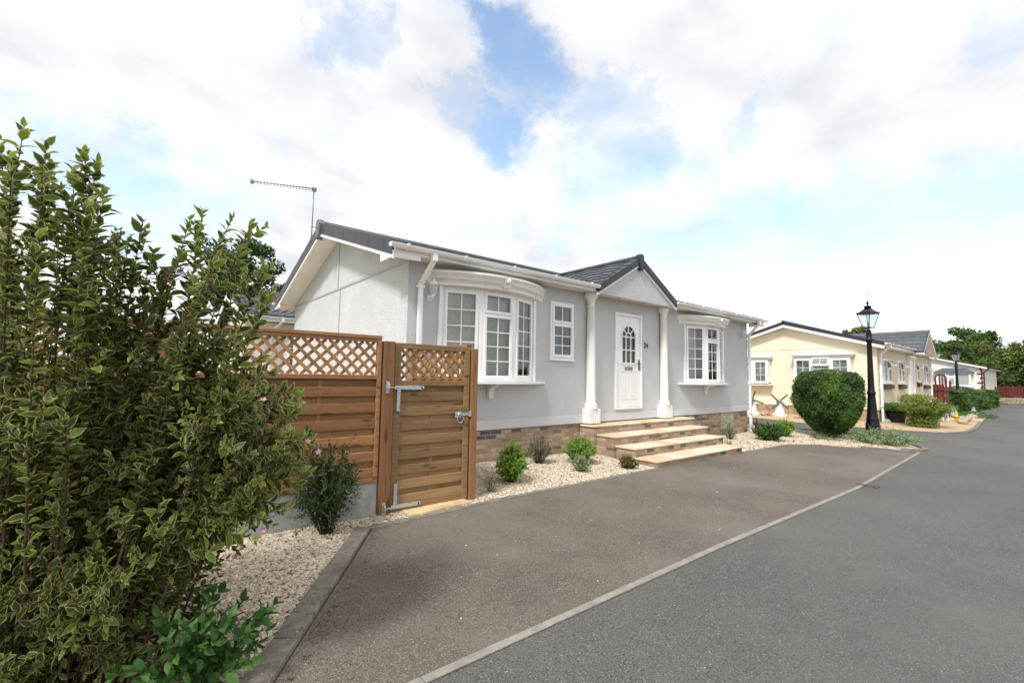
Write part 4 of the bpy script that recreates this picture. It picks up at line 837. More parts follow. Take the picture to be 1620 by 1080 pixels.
def gable_home(name, label, x0, x1, y0, y1, zt, zb, zr, wall, wall2, roofm, ov=.32, brick='buff', tiles=True, verge='verge', vergeh=.16, bh=True):
    h = thing(name, label, 'park home', (x0, y0, gz(x0, y0)))
    ym = (y0+y1)/2
    b = MB(); b.prism([(x0, y0+.004, zb), (x0, y0+.004, zt), (x0, ym, zr-.22), (x0, y1, zt), (x0, y1, zb)], (.12, 0, 0)); b.build('gable_wall', wall, h)
    b = MB(); b.box(x0+.122, x1, y0, y1, zb, zt); b.prism([(x1-.1, y0, zt), (x1-.1, y1, zt), (x1-.1, ym, zr-.22)], (.1, 0, 0)); b.build('wall', wall2, h)
    b = MB(); b.prism([(x0+.03, y0+.03, -1.9), (x1-.03, y0+.03, -1.9), (x1-.03, y1-.03, -1.9), (x0+.03, y1-.03, -1.9)], (0, 0, 1.9+zb-.003)); b.build('plinth', M[brick], h)
    ez = zt+.11; ey0, ey1 = y0-ov, y1+ov; xa, xb = x0-ov, x1+ov
    b = MB()
    if tiles:
        tile_roof(b, (xa+.03, ey0, ez), (xb, ey0, ez), (xa+.03, ym, zr), (xb, ym, zr), course=.37); tile_roof(b, (xa+.03, ey1, ez), (xb, ey1, ez), (xa+.03, ym, zr), (xb, ym, zr), course=.37)
    for s, ye in ((0, ey0), (1, ey1)): b.prism([(xa+.03, ye, ez-.03), (xa+.03, ym, zr-.03), (xa+.03, ym, zr-.07), (xa+.03, ye, ez-.07)], (xb-xa-.05, 0, 0))
    r = b.build('roof', roofm, h, fix=False)
    b = MB(); b.tube([(xa, ym, zr+.01), (xb, ym, zr+.01)], .075, 8); b.build('ridge_tile', roofm, r)
    b = MB(); w_ = MB()
    for ye in (ey0, ey1):
        b.prism([(xa, ye, ez+.03), (xa, ym, zr+.03), (xa, ym, zr+.03-vergeh), (xa, ye, ez+.03-vergeh)], (.035, 0, 0), tone=.5)
        w_.prism([(xa+.004, ye, ez+.028-vergeh), (xa+.004, ym, zr+.028-vergeh), (xa+.004, ym, zr-vergeh-.09), (xa+.004, ye, ez-vergeh-.09)], (.03, 0, 0))
        w_.prism([(xa+.036, ye, ez-.16), (xa+.036, ym, zr-.16), (xa+.036, ym, zr-.18), (xa+.036, ye, ez-.18)], (ov-.038, 0, 0))
    b.build('verge_trim', M[verge], r); w_.build('bargeboard', M['upvc'], r)
    b = MB(); b.box(xa+.04, xb-.02, ey0, ey0+.02, ez-.18, ez-.01); b.box(xa+.04, xb-.02, ey0+.021, y0-.002, ez-.18, ez-.16); b.build('fascia', M['upvc'], h)
    return h, ez, ey0
yh, yez, yey = gable_home('park_home', 'cream-yellow park home with two white bay windows in its gable, behind the clipped bush', 23.15, 33.6, 5.10, 11.75, 1.50, -1.08, 2.72, M['yellow'], M['yellow_shade'], M['tile'])
gutter('gutter', 22.85, 28.05, yey, yez-.02, yh, brk=1.6); gutter('gutter', 31.15, 33.9, yey, yez-.02, yh, brk=1.6)
downpipe(23.42, yey-.06, 5.04, yez-.02, -1.55, yh, .05, .08); downpipe(33.45, yey-.06, 5.04, yez-.02, -1.55, yh, .05, .08)
b = MB(); b.box(23.128, 23.148, 8.405, 8.435, -1.08, 2.45); b.box(23.127, 23.149, 5.15, 11.7, 1.46, 1.475); b.build('cover_strip', M['yellow'], yh)
def TX(y_right, z, x): # local x runs towards -y (right as seen from the camera side), y into the wall (+x)
    return Matrix(((0, 1, 0, x), (-1, 0, 0, y_right), (0, 0, 1, z), (0, 0, 0, 1)))
def bay_box(x, ya, yb, z0, z1, parent, lights, tops, opened):
    """box bay on a wall facing -x spanning ya (left, larger) to yb"""
    pr = .34; bb = MB(); bb.box(x-pr+.08, x-.001, yb, ya, z0-.05, z0+.04); bb.box(x-pr+.08, x-.001, yb, ya, z1-.04, z1); 
    o = box_window(TX(ya, z0, x-pr), ya-yb, z1-z0, lights, parent, M['glass_f'], cols=2, rows=3, tops=tops, opened=opened, name='bay_window', fw=.09)
    s = MB()
    for yy in (ya-.05, yb): s.box(x-pr+.082, x-.001, yy, yy+.05, z0, z1)
    s.box(x-pr+.3, x-pr+.31, yb+.06, ya-.06, z0+.05, z1-.05)
    s.build('side_frame', M['upvc'], o)
    bb.box(x-pr-.05, x-.002, yb-.10, ya+.10, z0-.10, z0-.051); bb.build('sill', mat('sill_pale', (.74, .72, .70), .5), o)
    c_ = MB(); c_.prism([(x-.001, yb-.09, z1+.001), (x-pr-.02, yb-.04, z1+.001), (x-pr-.14, yb-.14, z1+.15), (x-.001, yb-.14, z1+.15)], (0, 0, 0)) if False else None
    for k, (e, a, c2) in enumerate(((.02, z1+.001, z1+.055), (.07, z1+.056, z1+.11), (.12, z1+.111, z1+.17))): c_.box(x-pr-e, x-.001-.001*k, yb-e, ya+e, a, c2)
    c_.build('cornice', M['cream'], o, bevel=.008)
    k_ = MB(); ym = (ya+yb)/2; k_.prism([(x-.001, ym-.05, z0-.101), (x-pr+.02, ym-.05, z0-.101), (x-.09, ym-.05, z0-.22), (x-.06, ym-.05, z0-.36), (x-.001, ym-.05, z0-.36)], (0, .1, 0)); k_.build('sill_bracket', M['yellow'], o)
    return o
bay_box(23.15, 11.1, 9.13, -.10, 1.0, yh, (1, 1, 1), (1,), False)
bay_box(23.15, 8.02, 5.92, -.10, 1.04, yh, (1, .95, 1), (1,), True)
for xa, xb, z0, z1, l, tp in ((23.95, 25.3, .02, 1.02, (1, 1), (1,)), (26.45, 27.6, .02, 1.02, (1, 1), (1,)), (30.25, 30.85, .12, 1.02, (1,), (0,)), (31.75, 33.0, .0, 1.02, (1, 1), (1,))):
    T = xf((xa, 5.10-.02), (xb, 5.08), z0); o = box_window(T, xb-xa, z1-z0, l, yh, M['glass_f'], tops=tp, opened=True, name='window')
    b = MB(); b.box(xa-.04, xb+.04, 5.02, 5.098, z0-.05, z0-.001); b.build('sill', M['upvc'], o)
    b = MB(); b.box(xa+.02, xb-.02, 4.99, 5.098, z0-.26, z0-.08); b.build('window_box', M['brown'], o)
b = MB(); b.box(28.35, 28.5, 5.0, 5.098, -.9, 1.18); b.box(29.25, 29.4, 5.0, 5.098, -.9, 1.18); b.box(28.25, 29.5, 4.95, 5.098, 1.181, 1.33); b.box(28.5, 29.25, 5.05, 5.098, -.9, 1.18); b.box(28.6, 29.15, 5.04, 5.049, -.8, .1); b.build('door', M['cream'], yh, bevel=.01)
b = MB(); b.box(28.3, 29.5, 4.3, 5.05, -1.6, -1.25); b.build('door_step', M['buff'], yh)
# small dormer gable over the door
b = MB(); b.prism([(28.15, 4.80, 1.45), (30.95, 4.80, 1.45), (29.55, 4.80, 2.42)], (0, .28, 0)); pgy = b.build('porch_gable', M['yellow_shade'], yh)
b = MB(); v = MB(); w_ = MB()
for s in (-1, 1):
    xe = 29.55+s*1.5; yv = lambda z: yey+(z-yez)/((2.72-yez)/(8.425-yey))
    n = 6
    for k in range(n):
        t0, t1 = k/n, (k+1)/n; z0_, z1_ = 1.50+1.10*t0, 1.50+1.10*t1; xa_, xb_ = xe+(29.55-xe)*t0, xe+(29.55-xe)*t1
        b.add([(xa_, 4.45, z0_+.03), (xa_, max(yv(z0_), 4.8)+.2, z0_+.03), (xb_, max(yv(z1_), 4.8)+.2, z1_), (xb_, 4.45, z1_)], [(0, 1, 2, 3)]); b.add([(xa_, 4.45, z0_-.03), (xa_, max(yv(z0_), 4.8)+.2, z0_-.03), (xa_, max(yv(z0_), 4.8)+.2, z0_+.03), (xa_, 4.45, z0_+.03)], [(0, 1, 2, 3)])
    v.prism([(29.55, 4.42, 2.64), (xe, 4.42, 1.54), (xe, 4.42, 1.44), (29.55, 4.42, 2.54)], (0, .03, 0)); w_.prism([(29.55, 4.43, 2.535), (xe, 4.43, 1.435), (xe, 4.43, 1.32), (29.55, 4.43, 2.42)], (0, .02, 0)); w_.prism([(29.55, 4.452, 2.50), (xe, 4.452, 1.40), (xe, 4.452, 1.38), (29.55, 4.452, 2.48)], (0, .345, 0))
b.build('roof', M['tile'], pgy, fix=False); v.build('verge_trim', M['verge'], pgy); w_.build('bargeboard', M['upvc'], pgy)
b = MB(); b.tube([(27.5, 6.3, 1.9), (27.5, 6.3, 2.72)], .012); b.tube([(27.5, 6.2, 2.70), (27.5, 7.4, 2.70)], .01)
for i in range(9): yy = 6.4+i*.11; b.tube([(27.4, yy, 2.70), (27.6, yy, 2.70)], .004, 4)
b.build('television_aerial', mat('aerial_metal_far', (.3, .3, .3), .5), yh)

rh, rez, rey = gable_home('park_home', 'ivory park home with dark red corner quoins, beyond the second lamp post', 52.0, 62, 4.80, 11.0, 1.32, -1.08, 2.35, M['cream_wall'], M['cream_wall'], M['brownroof'], ov=.3, tiles=False, verge='brownroof', vergeh=.10)
b = MB()
for i in range(7):
    z = -1.0+i*.36; wq = .30 if i % 2 else .12; b.box(51.97, 52.0, 4.80, 4.80+wq, z, z+.12 if i % 2 else z+.16); b.box(52.0, 52.0+wq, 4.77, 4.80, z, z+.2)
b.box(51.96, 51.99, 4.79, 4.86, -1.08, 1.3); b.build('quoin', M['redpaint'], rh)
frm, bars, pane = MB(), MB(), MB(); o = box_window(TX(7.45, -.15, 51.55), 2.05, 1.12, (1, .8, 1.3), rh, mat('net_curtain_glass', (.45, .47, .46), .15, .25, 9, stretch=(1, 6, .1)), cols=1, rows=1, tops=(1,), name='bay_window', fw=.11)
b = MB(); b.box(51.64, 52, 5.4, 7.45, -.2, .97); b.box(51.5, 52, 5.3, 7.55, -.24, -.151); b.build('side_frame', M['upvc'], o)
b = MB(); b.add([(51.35, 5.2, .98), (51.35, 7.65, .98), (52, 7.65, .98), (52, 5.2, .98), (51.85, 5.75, 1.32), (51.85, 7.05, 1.32), (52, 7.05, 1.32), (52, 5.75, 1.32)], [(0, 1, 5, 4), (1, 2, 6, 5), (0, 4, 7, 3), (4, 5, 6, 7), (3, 2, 1, 0)]); b.build('bay_roof', M['slate'], o)
b = MB(); b.box(51.8, 51.99, 6.9, 6.98, -.55, -.24); b.box(51.8, 51.99, 5.95, 6.03, -.55, -.24); b.build('sill_bracket', M['brown'], o)
gutter('gutter', 51.8, 62, rey, rez-.02, rh, brk=3, m=M['dark']); downpipe(52.5, rey-.06, 4.74, rez-.02, -1.5, rh, .05, .07, M['dark'])
b = MB(); b.tube([(53, 8.6, 1.9), (53, 8.6, 3.2)], .02); b.tube([(53, 8.6, 3.1), (53, 10.4, 3.1)], .015); b.build('television_aerial', M['galv'], rh)

# bungalow seen over the fence at the back
bh_ = thing('bungalow', 'cream bungalow with dark tiled roof half hidden behind the timber fence and the grey home', 'bungalow', (2.9, 16, -1.4))
b = MB(); b.prism([(2.62, 16.4, -.9), (2.62, 16.4, 1.62), (2.62, 19.2, 2.6), (2.62, 22, 1.62), (2.62, 22, -.9)], (.12, 0, 0)); b.build('gable_wall', M['yellow'], bh_)
b = MB(); b.box(2.742, 13.0, 16.4, 22.0, -.9, 1.62); b.build('wall', M['cream_wall'], bh_); b = MB(); b.box(2.65, 13, 16.43, 21.9, -1.7, -.903); b.build('plinth', M['brick'], bh_)
b = MB(); tile_roof(b, (2.32, 16.05, 1.86), (13.2, 16.05, 1.86), (2.32, 19.2, 2.86), (13.2, 19.2, 2.86), course=.3, wave=.24, amp=.02); tile_roof(b, (2.32, 22.35, 1.86), (13.2, 22.35, 1.86), (2.32, 19.2, 2.86), (13.2, 19.2, 2.86)); b.build('roof', M['tile'], bh_, fix=False)
b = MB(); b.prism([(2.3, 16.05, 1.86), (2.3, 19.2, 2.86), (2.3, 19.2, 2.66), (2.3, 16.05, 1.66)], (.03, 0, 0)); b.prism([(2.3, 22.35, 1.86), (2.3, 19.2, 2.86), (2.3, 19.2, 2.66), (2.3, 22.35, 1.66)], (.03, 0, 0)); b.box(2.33, 13.1, 16.03, 16.06, 1.64, 1.80); b.box(2.33, 13.1, 16.061, 16.398, 1.64, 1.66); b.build('fascia', M['upvc'], bh_)
gutter('gutter', 2.3, 13.2, 16.03, 1.79, bh_, r=.06, brk=2); downpipe(3.25, 15.96, 16.33, 1.78, -1.4, bh_, .25)
o = box_window(xf((3.7, 16.1), (6.1, 16.1), .05), 2.4, 1.2, (1, 1, 1), bh_, M['glass_f'], tops=(1,), name='bay_window'); b = MB(); b.box(3.65, 6.15, 16.19, 16.398, -.05, 1.28); b.box(3.5, 6.3, 15.98, 16.398, 1.285, 1.42); b.box(3.6, 6.2, 16.0, 16.398, -.10, -.051); b.build('surround', M['upvc'], o)

# red stained timber: tall gate with an arch, and the fence on its stone wall at the end of the road
rg = thing('garden_gate', 'tall red stained timber gate with an arched frame beside the yellow home', 'gate', (38, 5.6, -1.6))
b = MB()
for i in range(6): b.box(37.98, 38.02, 5.15+i*.125, 5.15+i*.125+.117, -1.55, -.02)
b.box(37.94, 37.979, 5.15, 5.9, -1.3, -1.2); b.box(37.94, 37.979, 5.15, 5.9, -.4, -.3); b.build('boards', M['red'], rg)
b = MB(); b.box(37.95, 38.05, 5.02, 5.12, -1.6, .38); b.box(37.95, 38.05, 5.50, 5.58, -.01, .38); b.tube([(38, 5.07, .36), (38, 5.12, .50), (38, 5.22, .57), (38, 5.40, .57), (38, 5.5, .50), (38, 5.54, .36)], .05, 6, False); b.box(37.97, 38.03, 5.2, 5.25, -.01, .5); b.box(37.97, 38.03, 5.33, 5.38, -.01, .53)
b.box(38.051, 39.2, 5.03, 5.09, -.9, -.8); b.box(39.2, 39.3, 5.0, 5.1, -1.6, .2); b.build('arch_frame', M['red'], rg)
def pale_fence(x, ya, yb, zt, label, axis='y', z0=-1.12):
    o = thing('picket_fence', label, 'fence', (x, ya, -1.6)); n = max(2, int(abs(yb-ya)/.16)); b = MB(); d = (yb-ya)/n
    for i in range(n): b.box(x-.015, x+.015, ya+d*i, ya+d*(i+.86), z0, zt-(.04 if i % 2 else 0)) if axis == 'y' else b.box(ya+d*i, ya+d*(i+.86), x-.015, x+.015, z0, zt)
    if axis == 'y': b.box(x+.016, x+.06, min(ya, yb), max(ya, yb), zt-.3, zt-.2)
    b.build('boards', M['red'], o); b = MB(); k = max(1, round(abs(yb-ya)/1.8))
    for i in range(k+1):
        yy = ya+(yb-ya)*i/k; b.box(x+.061, x+.16, yy-.05, yy+.05, -1.6, zt+.06) if axis == 'y' else b.box(yy-.05, yy+.05, x+.02, x+.12, -1.6, zt+.06)
    b.build('post', M['red'], o); return o
pale_fence(60.2, 2.9, 4.15, -.05, 'red stained fence above the stone wall at the far right end of the road', z0=-1.1)
pale_fence(60.0, 4.2, 6.0, -.12, 'brownish red fence panel between the ivory home and the stone wall', z0=-1.1)
pale_fence(60.3, .4, 2.85, .22, 'tallest red stained fence, at the right edge past the road end', z0=-1.5)
b = MB()
random.seed(3)
for r_ in range(3):
    y = 1.2
    while y < 6: l = random.uniform(.3, .6); b.box(59.55+random.uniform(-.03, .03), 59.9, y, min(6, y+l)-.02, -1.62+r_*.17, -1.62+r_*.17+.155); y += l
tag(b.build('stone_wall', M['rock'], None, (59.7, 4, -1.6), bevel=.02), 'low rough stone wall at the foot of the red fence at the end of the road', 'stone wall')

# ---------------------------------------------------------------- plants
def leaf_mesh(name, mt, P, A, Nn, Ln, Wd, tone, parent=None, simple=False, org=(0, 0, 0), curl=.25, extra=None):
    P, A, Nn = (np.asarray(q, float) for q in (P, A, Nn)); n = len(P); Ln = np.broadcast_to(Ln, n).reshape(n, 1); Wd = np.broadcast_to(Wd, n).reshape(n, 1)
    A = A/np.linalg.norm(A, axis=1, keepdims=True); S = np.cross(A, Nn); S /= np.linalg.norm(S, axis=1, keepdims=True)+1e-9; U = np.cross(S, A)
    if parent is not None: org = ORG[parent.name]
    P = P-np.array(org)
    def pt(t, s, up): return P+A*Ln*t+S*Wd*s+U*Ln*(up-curl*t*t)
    if simple:
        V = np.stack([pt(0, 0, 0), pt(.45, -.5, .06), pt(1, 0, 0), pt(.45, .5, .06)], 1); k = 4; F = [(0, 1, 2), (0, 2, 3)]; E = [1, 1, 1, 1]
    else:
        V = np.stack([pt(0, 0, 0), pt(.28, -.42, .07), pt(.28, 0, 0), pt(.28, .42, .07), pt(.62, -.40, .07), pt(.62, 0, 0), pt(.62, .40, .07), pt(1, 0, .03)], 1); k = 8
        F = [(0, 1, 2), (0, 2, 3), (1, 4, 5), (1, 5, 2), (2, 5, 6), (2, 6, 3), (4, 7, 5), (5, 7, 6)]; E = [.75, 1, 0, 1, 1, 0, 1, 1]
    F = np.array(F); f = (F[None]+(np.arange(n)*k)[:, None, None]).reshape(-1, 3)
    me = D.meshes.new(name); me.vertices.add(n*k); me.vertices.foreach_set('co', V.reshape(-1)); me.loops.add(f.size); me.loops.foreach_set('vertex_index', f.reshape(-1).astype(np.int32))
    me.polygons.add(len(f)); me.polygons.foreach_set('loop_start', np.arange(0, f.size, 3, dtype=np.int32)); me.polygons.foreach_set('use_smooth', np.ones(len(f), bool)); me.update(calc_edges=True); me.validate()
    a = me.attributes.new('tone', 'FLOAT', 'POINT'); a.data.foreach_set('value', np.repeat(np.asarray(tone, float), k)); a = me.attributes.new('edge', 'FLOAT', 'POINT'); a.data.foreach_set('value', np.tile(np.array(E, float), n))
    me.materials.append(mt); o = D.objects.new(name, me); COL.objects.link(o)
    if parent is not None: o.parent = parent
    else: o.location = org
    ORG[o.name] = Vector(org); return o
def rv(s=1): return Vector((random.gauss(0, s), random.gauss(0, s), random.gauss(0, s)))
def bez(p0, p1, p2, t): return p0*(1-t)**2+p1*2*t*(1-t)+p2*t*t
class Twigs:
    def __init__(s): s.P = []; s.A = []; s.N = []; s.L = []; s.W = []; s.T = []; s.b = MB()
    def leafpair(s, p, d, L_, W_, k, up=.35, tone=None, out=.9):
        side = d.cross(Vector((math.cos(k*1.57+.4), math.sin(k*1.57+.4), .15)))
        if side.length < .1: side = d.orthogonal()
        side.normalize()
        for sg in (-1, 1):
            a = (side*sg*out+d*(up+.25)*1.5+rv(.25)).normalized(); n = (d*.7-side*sg*.6+Vector((0, 0, .2))+rv(.6))
            s.P.append(p); s.A.append(a); s.N.append(n); q = random.uniform(.6, 1.2); s.L.append(L_*q); s.W.append(W_*q); s.T.append(random.random() if tone is None else min(1, max(0, tone+random.uniform(-.2, .2))))
    def stem(s, p0, p1, p2, r0, r1, t0, gap, L_, W_, n=10, tone=None, top=None, lean=0):
        pts = [bez(p0, p1, p2, i/n) for i in range(n+1)]; s.b.tube(pts, [r0+(r1-r0)*i/n for i in range(n+1)], 5)
        ln = sum((a-b_).length for a, b_ in zip(pts, pts[1:])); m = max(1, int(ln*(1-t0)/gap))
        for i in range(m+1):
            t = t0+(1-t0)*i/m; p = bez(p0, p1, p2, t); d = (bez(p0, p1, p2, min(1, t+.02))-bez(p0, p1, p2, t-.02)).normalized()
            f = 1 if i < m-1 else .7
            s.leafpair(p, d, L_*f, W_*f, i, .35 if i < m-2 else 1.0, tone if i < m-3 or top is None else top)
        return pts
    def build(s, parent, mt, bark, simple=False, curl=.25, name='foliage', stem='stem'):
        leaf_mesh(name, mt, s.P, s.A, s.N, s.L, s.W, s.T, parent, simple, curl=curl)
        if s.b.V: s.b.build(stem, bark, parent, fix=False)
# big variegated shrub
TIPS = [(-0.53,2.91,0.99),(-0.45,2.84,1.05),(-0.46,2.74,0.87),(-0.38,2.86,1.00),(-0.36,2.91,0.93),(-0.32,2.89,0.82),(-0.25,2.81,0.99),(-0.30,2.99,0.95),(-0.21,2.85,0.97),(-0.17,2.77,0.82),(-0.21,2.68,0.73),(-0.07,2.83,0.64),(-0.03,2.92,0.74),(-0.10,2.74,0.54),(0.02,2.90,0.59),(0.08,2.92,0.51),(0.16,2.89,0.79),(0.21,2.84,0.84),(0.14,2.80,0.59),(0.29,2.80,0.62),(0.34,2.81,0.82),(0.45,2.91,0.85),(0.40,2.83,0.67),(0.51,2.88,0.61),(0.54,2.74,0.44),(0.57,2.77,0.00),(0.66,2.58,-0.10),(0.67,2.64,-0.18),(0.69,2.57,-0.33),(0.74,2.54,-0.36),(0.72,2.57,-0.51),(0.67,2.55,-0.56),(0.62,2.53,-0.66),(0.54,2.47,-0.72),(0.46,2.48,-0.77),(0.30,2.96,0.24),(0.37,2.92,0.10),(0.54,2.74,-0.17),(0.26,2.59,-0.81),(0.38,2.61,-0.79),(0.42,2.95,-0.13),(0.38,2.98,-0.10),(0.70,2.84,-0.25),(0.42,2.73,-0.19),(0.51,3.30,-1.00),(0.44,3.14,-0.35),(0.65,2.91,-0.68),(0.39,2.77,-0.45),(0.65,3.18,-0.35),(0.74,2.74,-0.51),(0.58,2.67,-0.41),(0.46,2.71,-0.73),(0.35,2.96,-0.61),(0.58,2.81,-0.47),(0.54,3.05,-0.24),(0.49,3.19,-0.40),(0.55,3.29,-0.63),(0.34,2.88,-0.09),(0.68,2.66,-0.59),(0.48,2.96,-0.21),(0.41,3.41,-0.78),(0.54,3.23,-1.03),(0.46,2.96,-0.22),(0.44,3.40,-0.45),(0.42,2.67,-0.04),(0.43,2.98,-0.77),(0.51,3.33,-0.15),(0.48,2.65,-0.21),(0.36,3.22,-0.21),(0.39,3.04,-0.08),(0.45,2.79,-0.91),(0.60,2.88,-0.76),(0.41,2.71,-0.39),(0.58,3.22,-0.30),(0.67,2.50,-0.46),(0.42,2.82,-0.25),(-0.79,3.75,-1.22),(0.67,3.28,-0.74),(0.18,2.76,-0.14),(0.07,3.61,-1.19),(0.40,3.25,-0.29),(-0.90,3.40,1.12),(0.48,3.62,-1.24),(-0.14,3.28,-1.25),(0.01,3.66,0.38),(-0.34,3.16,-0.24),(0.44,2.63,-0.46),(0.53,2.52,-0.72),(0.12,2.79,-0.12),(-0.02,3.59,-0.78),(0.21,2.72,0.22),(-1.19,3.81,0.79),(-0.17,2.99,0.24),(-0.16,3.58,-0.18),(0.04,3.74,-0.81),(-0.01,3.26,-1.15),(-0.54,3.50,0.10),(-0.23,3.77,-0.84),(0.59,2.69,-0.47),(-0.86,3.59,0.37),(0.36,3.20,-0.76),(0.64,3.24,-0.89),(0.57,3.06,-0.89),(0.14,3.40,-0.91),(-0.40,3.52,0.87),(-0.10,3.56,0.61),(0.06,3.53,-0.85),(-0.20,3.26,-0.46),(0.48,3.18,-0.59),(0.16,3.63,-1.19),(0.01,3.27,-1.19),(0.47,2.55,-0.15),(-0.63,3.47,-0.06),(-0.76,3.69,-1.13),(0.73,2.63,-0.48),(0.09,2.99,-1.11),(-0.22,3.38,-0.30),(-0.22,3.22,0.71),(-0.96,3.74,0.24),(0.56,2.42,-0.14),(-0.72,3.89,-0.86),(-0.07,3.01,-0.77),(-0.38,3.38,-1.01),(-0.46,3.28,0.34),(-0.24,3.15,0.20),(-0.50,3.74,1.02),(0.13,2.81,-0.42),(-0.09,3.16,-0.30),(-0.41,3.60,-1.39),(0.38,3.55,0.89),(-0.05,3.47,-0.23),(-0.73,3.56,-0.42),(0.26,3.07,-0.32),(-0.27,3.10,0.52),(-0.36,3.77,-0.68),(-0.13,3.14,-0.37),(-0.93,3.85,-0.15),(-0.57,3.66,-0.67),(-0.60,3.61,-1.13),(0.02,3.04,-0.33),(-0.87,3.78,-0.02),(0.25,3.87,-0.44),(-0.61,3.29,0.23),(0.28,3.78,-1.15),(-0.44,3.45,-1.32),(0.14,3.76,0.02),(0.58,3.18,-0.62),(-0.47,3.28,0.05),(0.16,3.30,-1.00),(0.40,3.83,-1.32),(0.22,2.95,-0.65),(-0.11,2.95,0.69),(-0.79,3.66,-1.00),(-0.90,3.88,-1.04),(-0.18,3.82,-0.47),(-0.91,3.74,0.98),(0.55,3.49,-0.71),(0.55,3.46,-1.01),(0.12,3.83,0.05),(-0.38,3.85,-1.36),(-0.22,3.16,0.54),(-0.15,3.41,0.79),(-0.68,3.58,-1.29),(-0.49,3.41,-0.45),(-0.28,3.54,-1.33),(0.30,3.22,-1.14),(-0.08,3.08,-0.48),(-0.74,3.45,-0.01),(-0.43,3.21,0.20),(-0.07,3.80,-0.26),(0.49,2.72,-0.55),(0.27,3.84,-1.02),(-1.07,3.82,-0.39),(0.37,2.54,0.45),(-0.35,3.41,-1.25),(0.42,2.76,-0.21),(-0.71,3.77,0.48),(0.07,3.48,0.49),(-0.21,3.43,-0.94),(-0.68,3.80,-0.56),(-0.53,3.78,-0.04),(0.42,3.67,-1.12),(-1.10,3.86,-0.18),(-0.78,3.63,-0.48),(-0.52,3.27,0.19),(-0.20,3.50,-0.37),(-0.46,3.75,-0.54),(-0.78,3.72,-1.01),(0.20,2.95,-0.82),(-0.09,3.21,-1.23),(0.04,3.22,0.31),(0.92,3.32,-0.56),(-0.14,3.12,-0.95),(-0.55,3.88,-0.22),(0.45,3.08,-0.15),(-0.28,3.76,-0.77),(-0.58,3.57,0.44),(0.08,2.86,0.47),(-0.94,3.86,-1.02),(-0.76,3.80,-0.93),(-0.29,3.51,-1.36),(-0.30,3.34,-0.83),(-0.38,3.63,0.01),(0.26,2.55,0.55),(-0.25,3.42,-0.55),(0.12,3.65,0.46),(-0.31,3.31,-0.94),(-0.76,3.89,-1.06),(-0.56,3.28,0.82),(-0.81,3.62,0.12),(0.25,3.34,-0.64),(-0.77,3.87,-0.60),(0.27,3.45,-1.26),(0.39,3.49,-0.78),(-0.72,3.46,0.85),(-0.58,3.51,-0.31),(-0.86,3.69,-1.05),(-1.09,3.63,0.89),(-0.82,3.71,0.98),(0.69,2.96,-0.80),(-0.43,3.84,-0.41),(-0.85,3.89,-1.07),(-0.10,3.05,-0.14),(0.45,2.57,-0.24),(-0.39,3.42,-0.74),(0.55,2.85,-0.38),(0.31,3.35,-0.21),(0.60,2.93,-0.73),(0.32,2.73,-0.62),(-0.23,3.46,-0.80),(-0.42,3.45,-0.93),(-0.30,3.01,0.81),(0.10,3.38,0.49),(-0.30,3.35,-0.12),(-0.21,3.44,-1.23),(-0.13,3.16,-0.35),(-0.22,3.81,-0.21),(-0.38,3.64,-0.06),(-0.73,3.78,1.28),(-0.78,3.62,-0.94),(0.04,3.74,-1.17),(0.64,3.27,-0.52),(0.27,3.75,-0.76),(0.29,3.08,-0.83),(-0.27,3.15,0.33),(-0.75,3.59,0.73),(-0.69,3.49,-0.37),(-0.31,3.55,-0.42),(0.24,3.33,-0.73),(-0.11,3.33,-1.39),(-0.12,3.24,-0.64),(-0.68,3.50,-0.15),(-0.06,2.96,-0.37),(-0.34,3.88,-0.42),(0.59,3.03,-0.28),(-0.24,3.72,-0.49),(-0.61,3.37,-0.31),(-0.77,3.90,0.84),(-0.52,3.39,-0.53),(-0.06,3.29,-0.99),(-0.38,3.52,-0.86),(-0.86,3.53,0.20),(0.45,2.58,-0.25),(0.19,2.77,0.70),(-0.14,3.51,-0.19),(-0.42,3.46,1.05),(-1.00,3.71,-0.40),(0.56,2.64,-0.36),(0.57,2.43,-0.37),(-0.93,3.69,-0.32),(0.09,2.79,0.04),(-0.39,3.68,-1.11),(-0.54,3.45,-0.53),(0.16,3.03,-0.18),(-0.23,3.45,-0.61),(0.25,2.75,-0.76),(0.14,2.87,-0.88),(-0.98,3.76,-0.08),(0.52,3.45,-1.06),(-0.60,3.49,-0.47),(-0.69,3.62,-1.04),(-0.34,3.67,1.16),(0.42,2.95,-0.77),(0.31,2.98,-0.43),(0.52,2.82,-0.36),(0.12,2.83,-0.36),(-0.08,3.38,-1.05),(-0.38,3.58,-0.78),(-0.76,3.58,-0.39),(0.06,3.23,-1.21),(-0.30,3.49,-0.71),(0.05,3.62,-1.16),(-0.34,3.78,-0.32),(-1.06,3.69,0.00),(-0.99,3.74,-0.32),(-0.61,3.53,0.86),(-0.70,3.59,-1.07),(0.74,3.10,-0.39),(-0.04,3.49,-0.82),(-0.40,3.24,0.59),(-0.12,3.06,-0.48)]
random.seed(11)
bush = thing('variegated_shrub', 'large tall variegated shrub with cream-edged leaves and small pink flowers filling the left foreground', 'shrub', (-.25, 3.0, gz(-.25, 3)))
tw = Twigs()
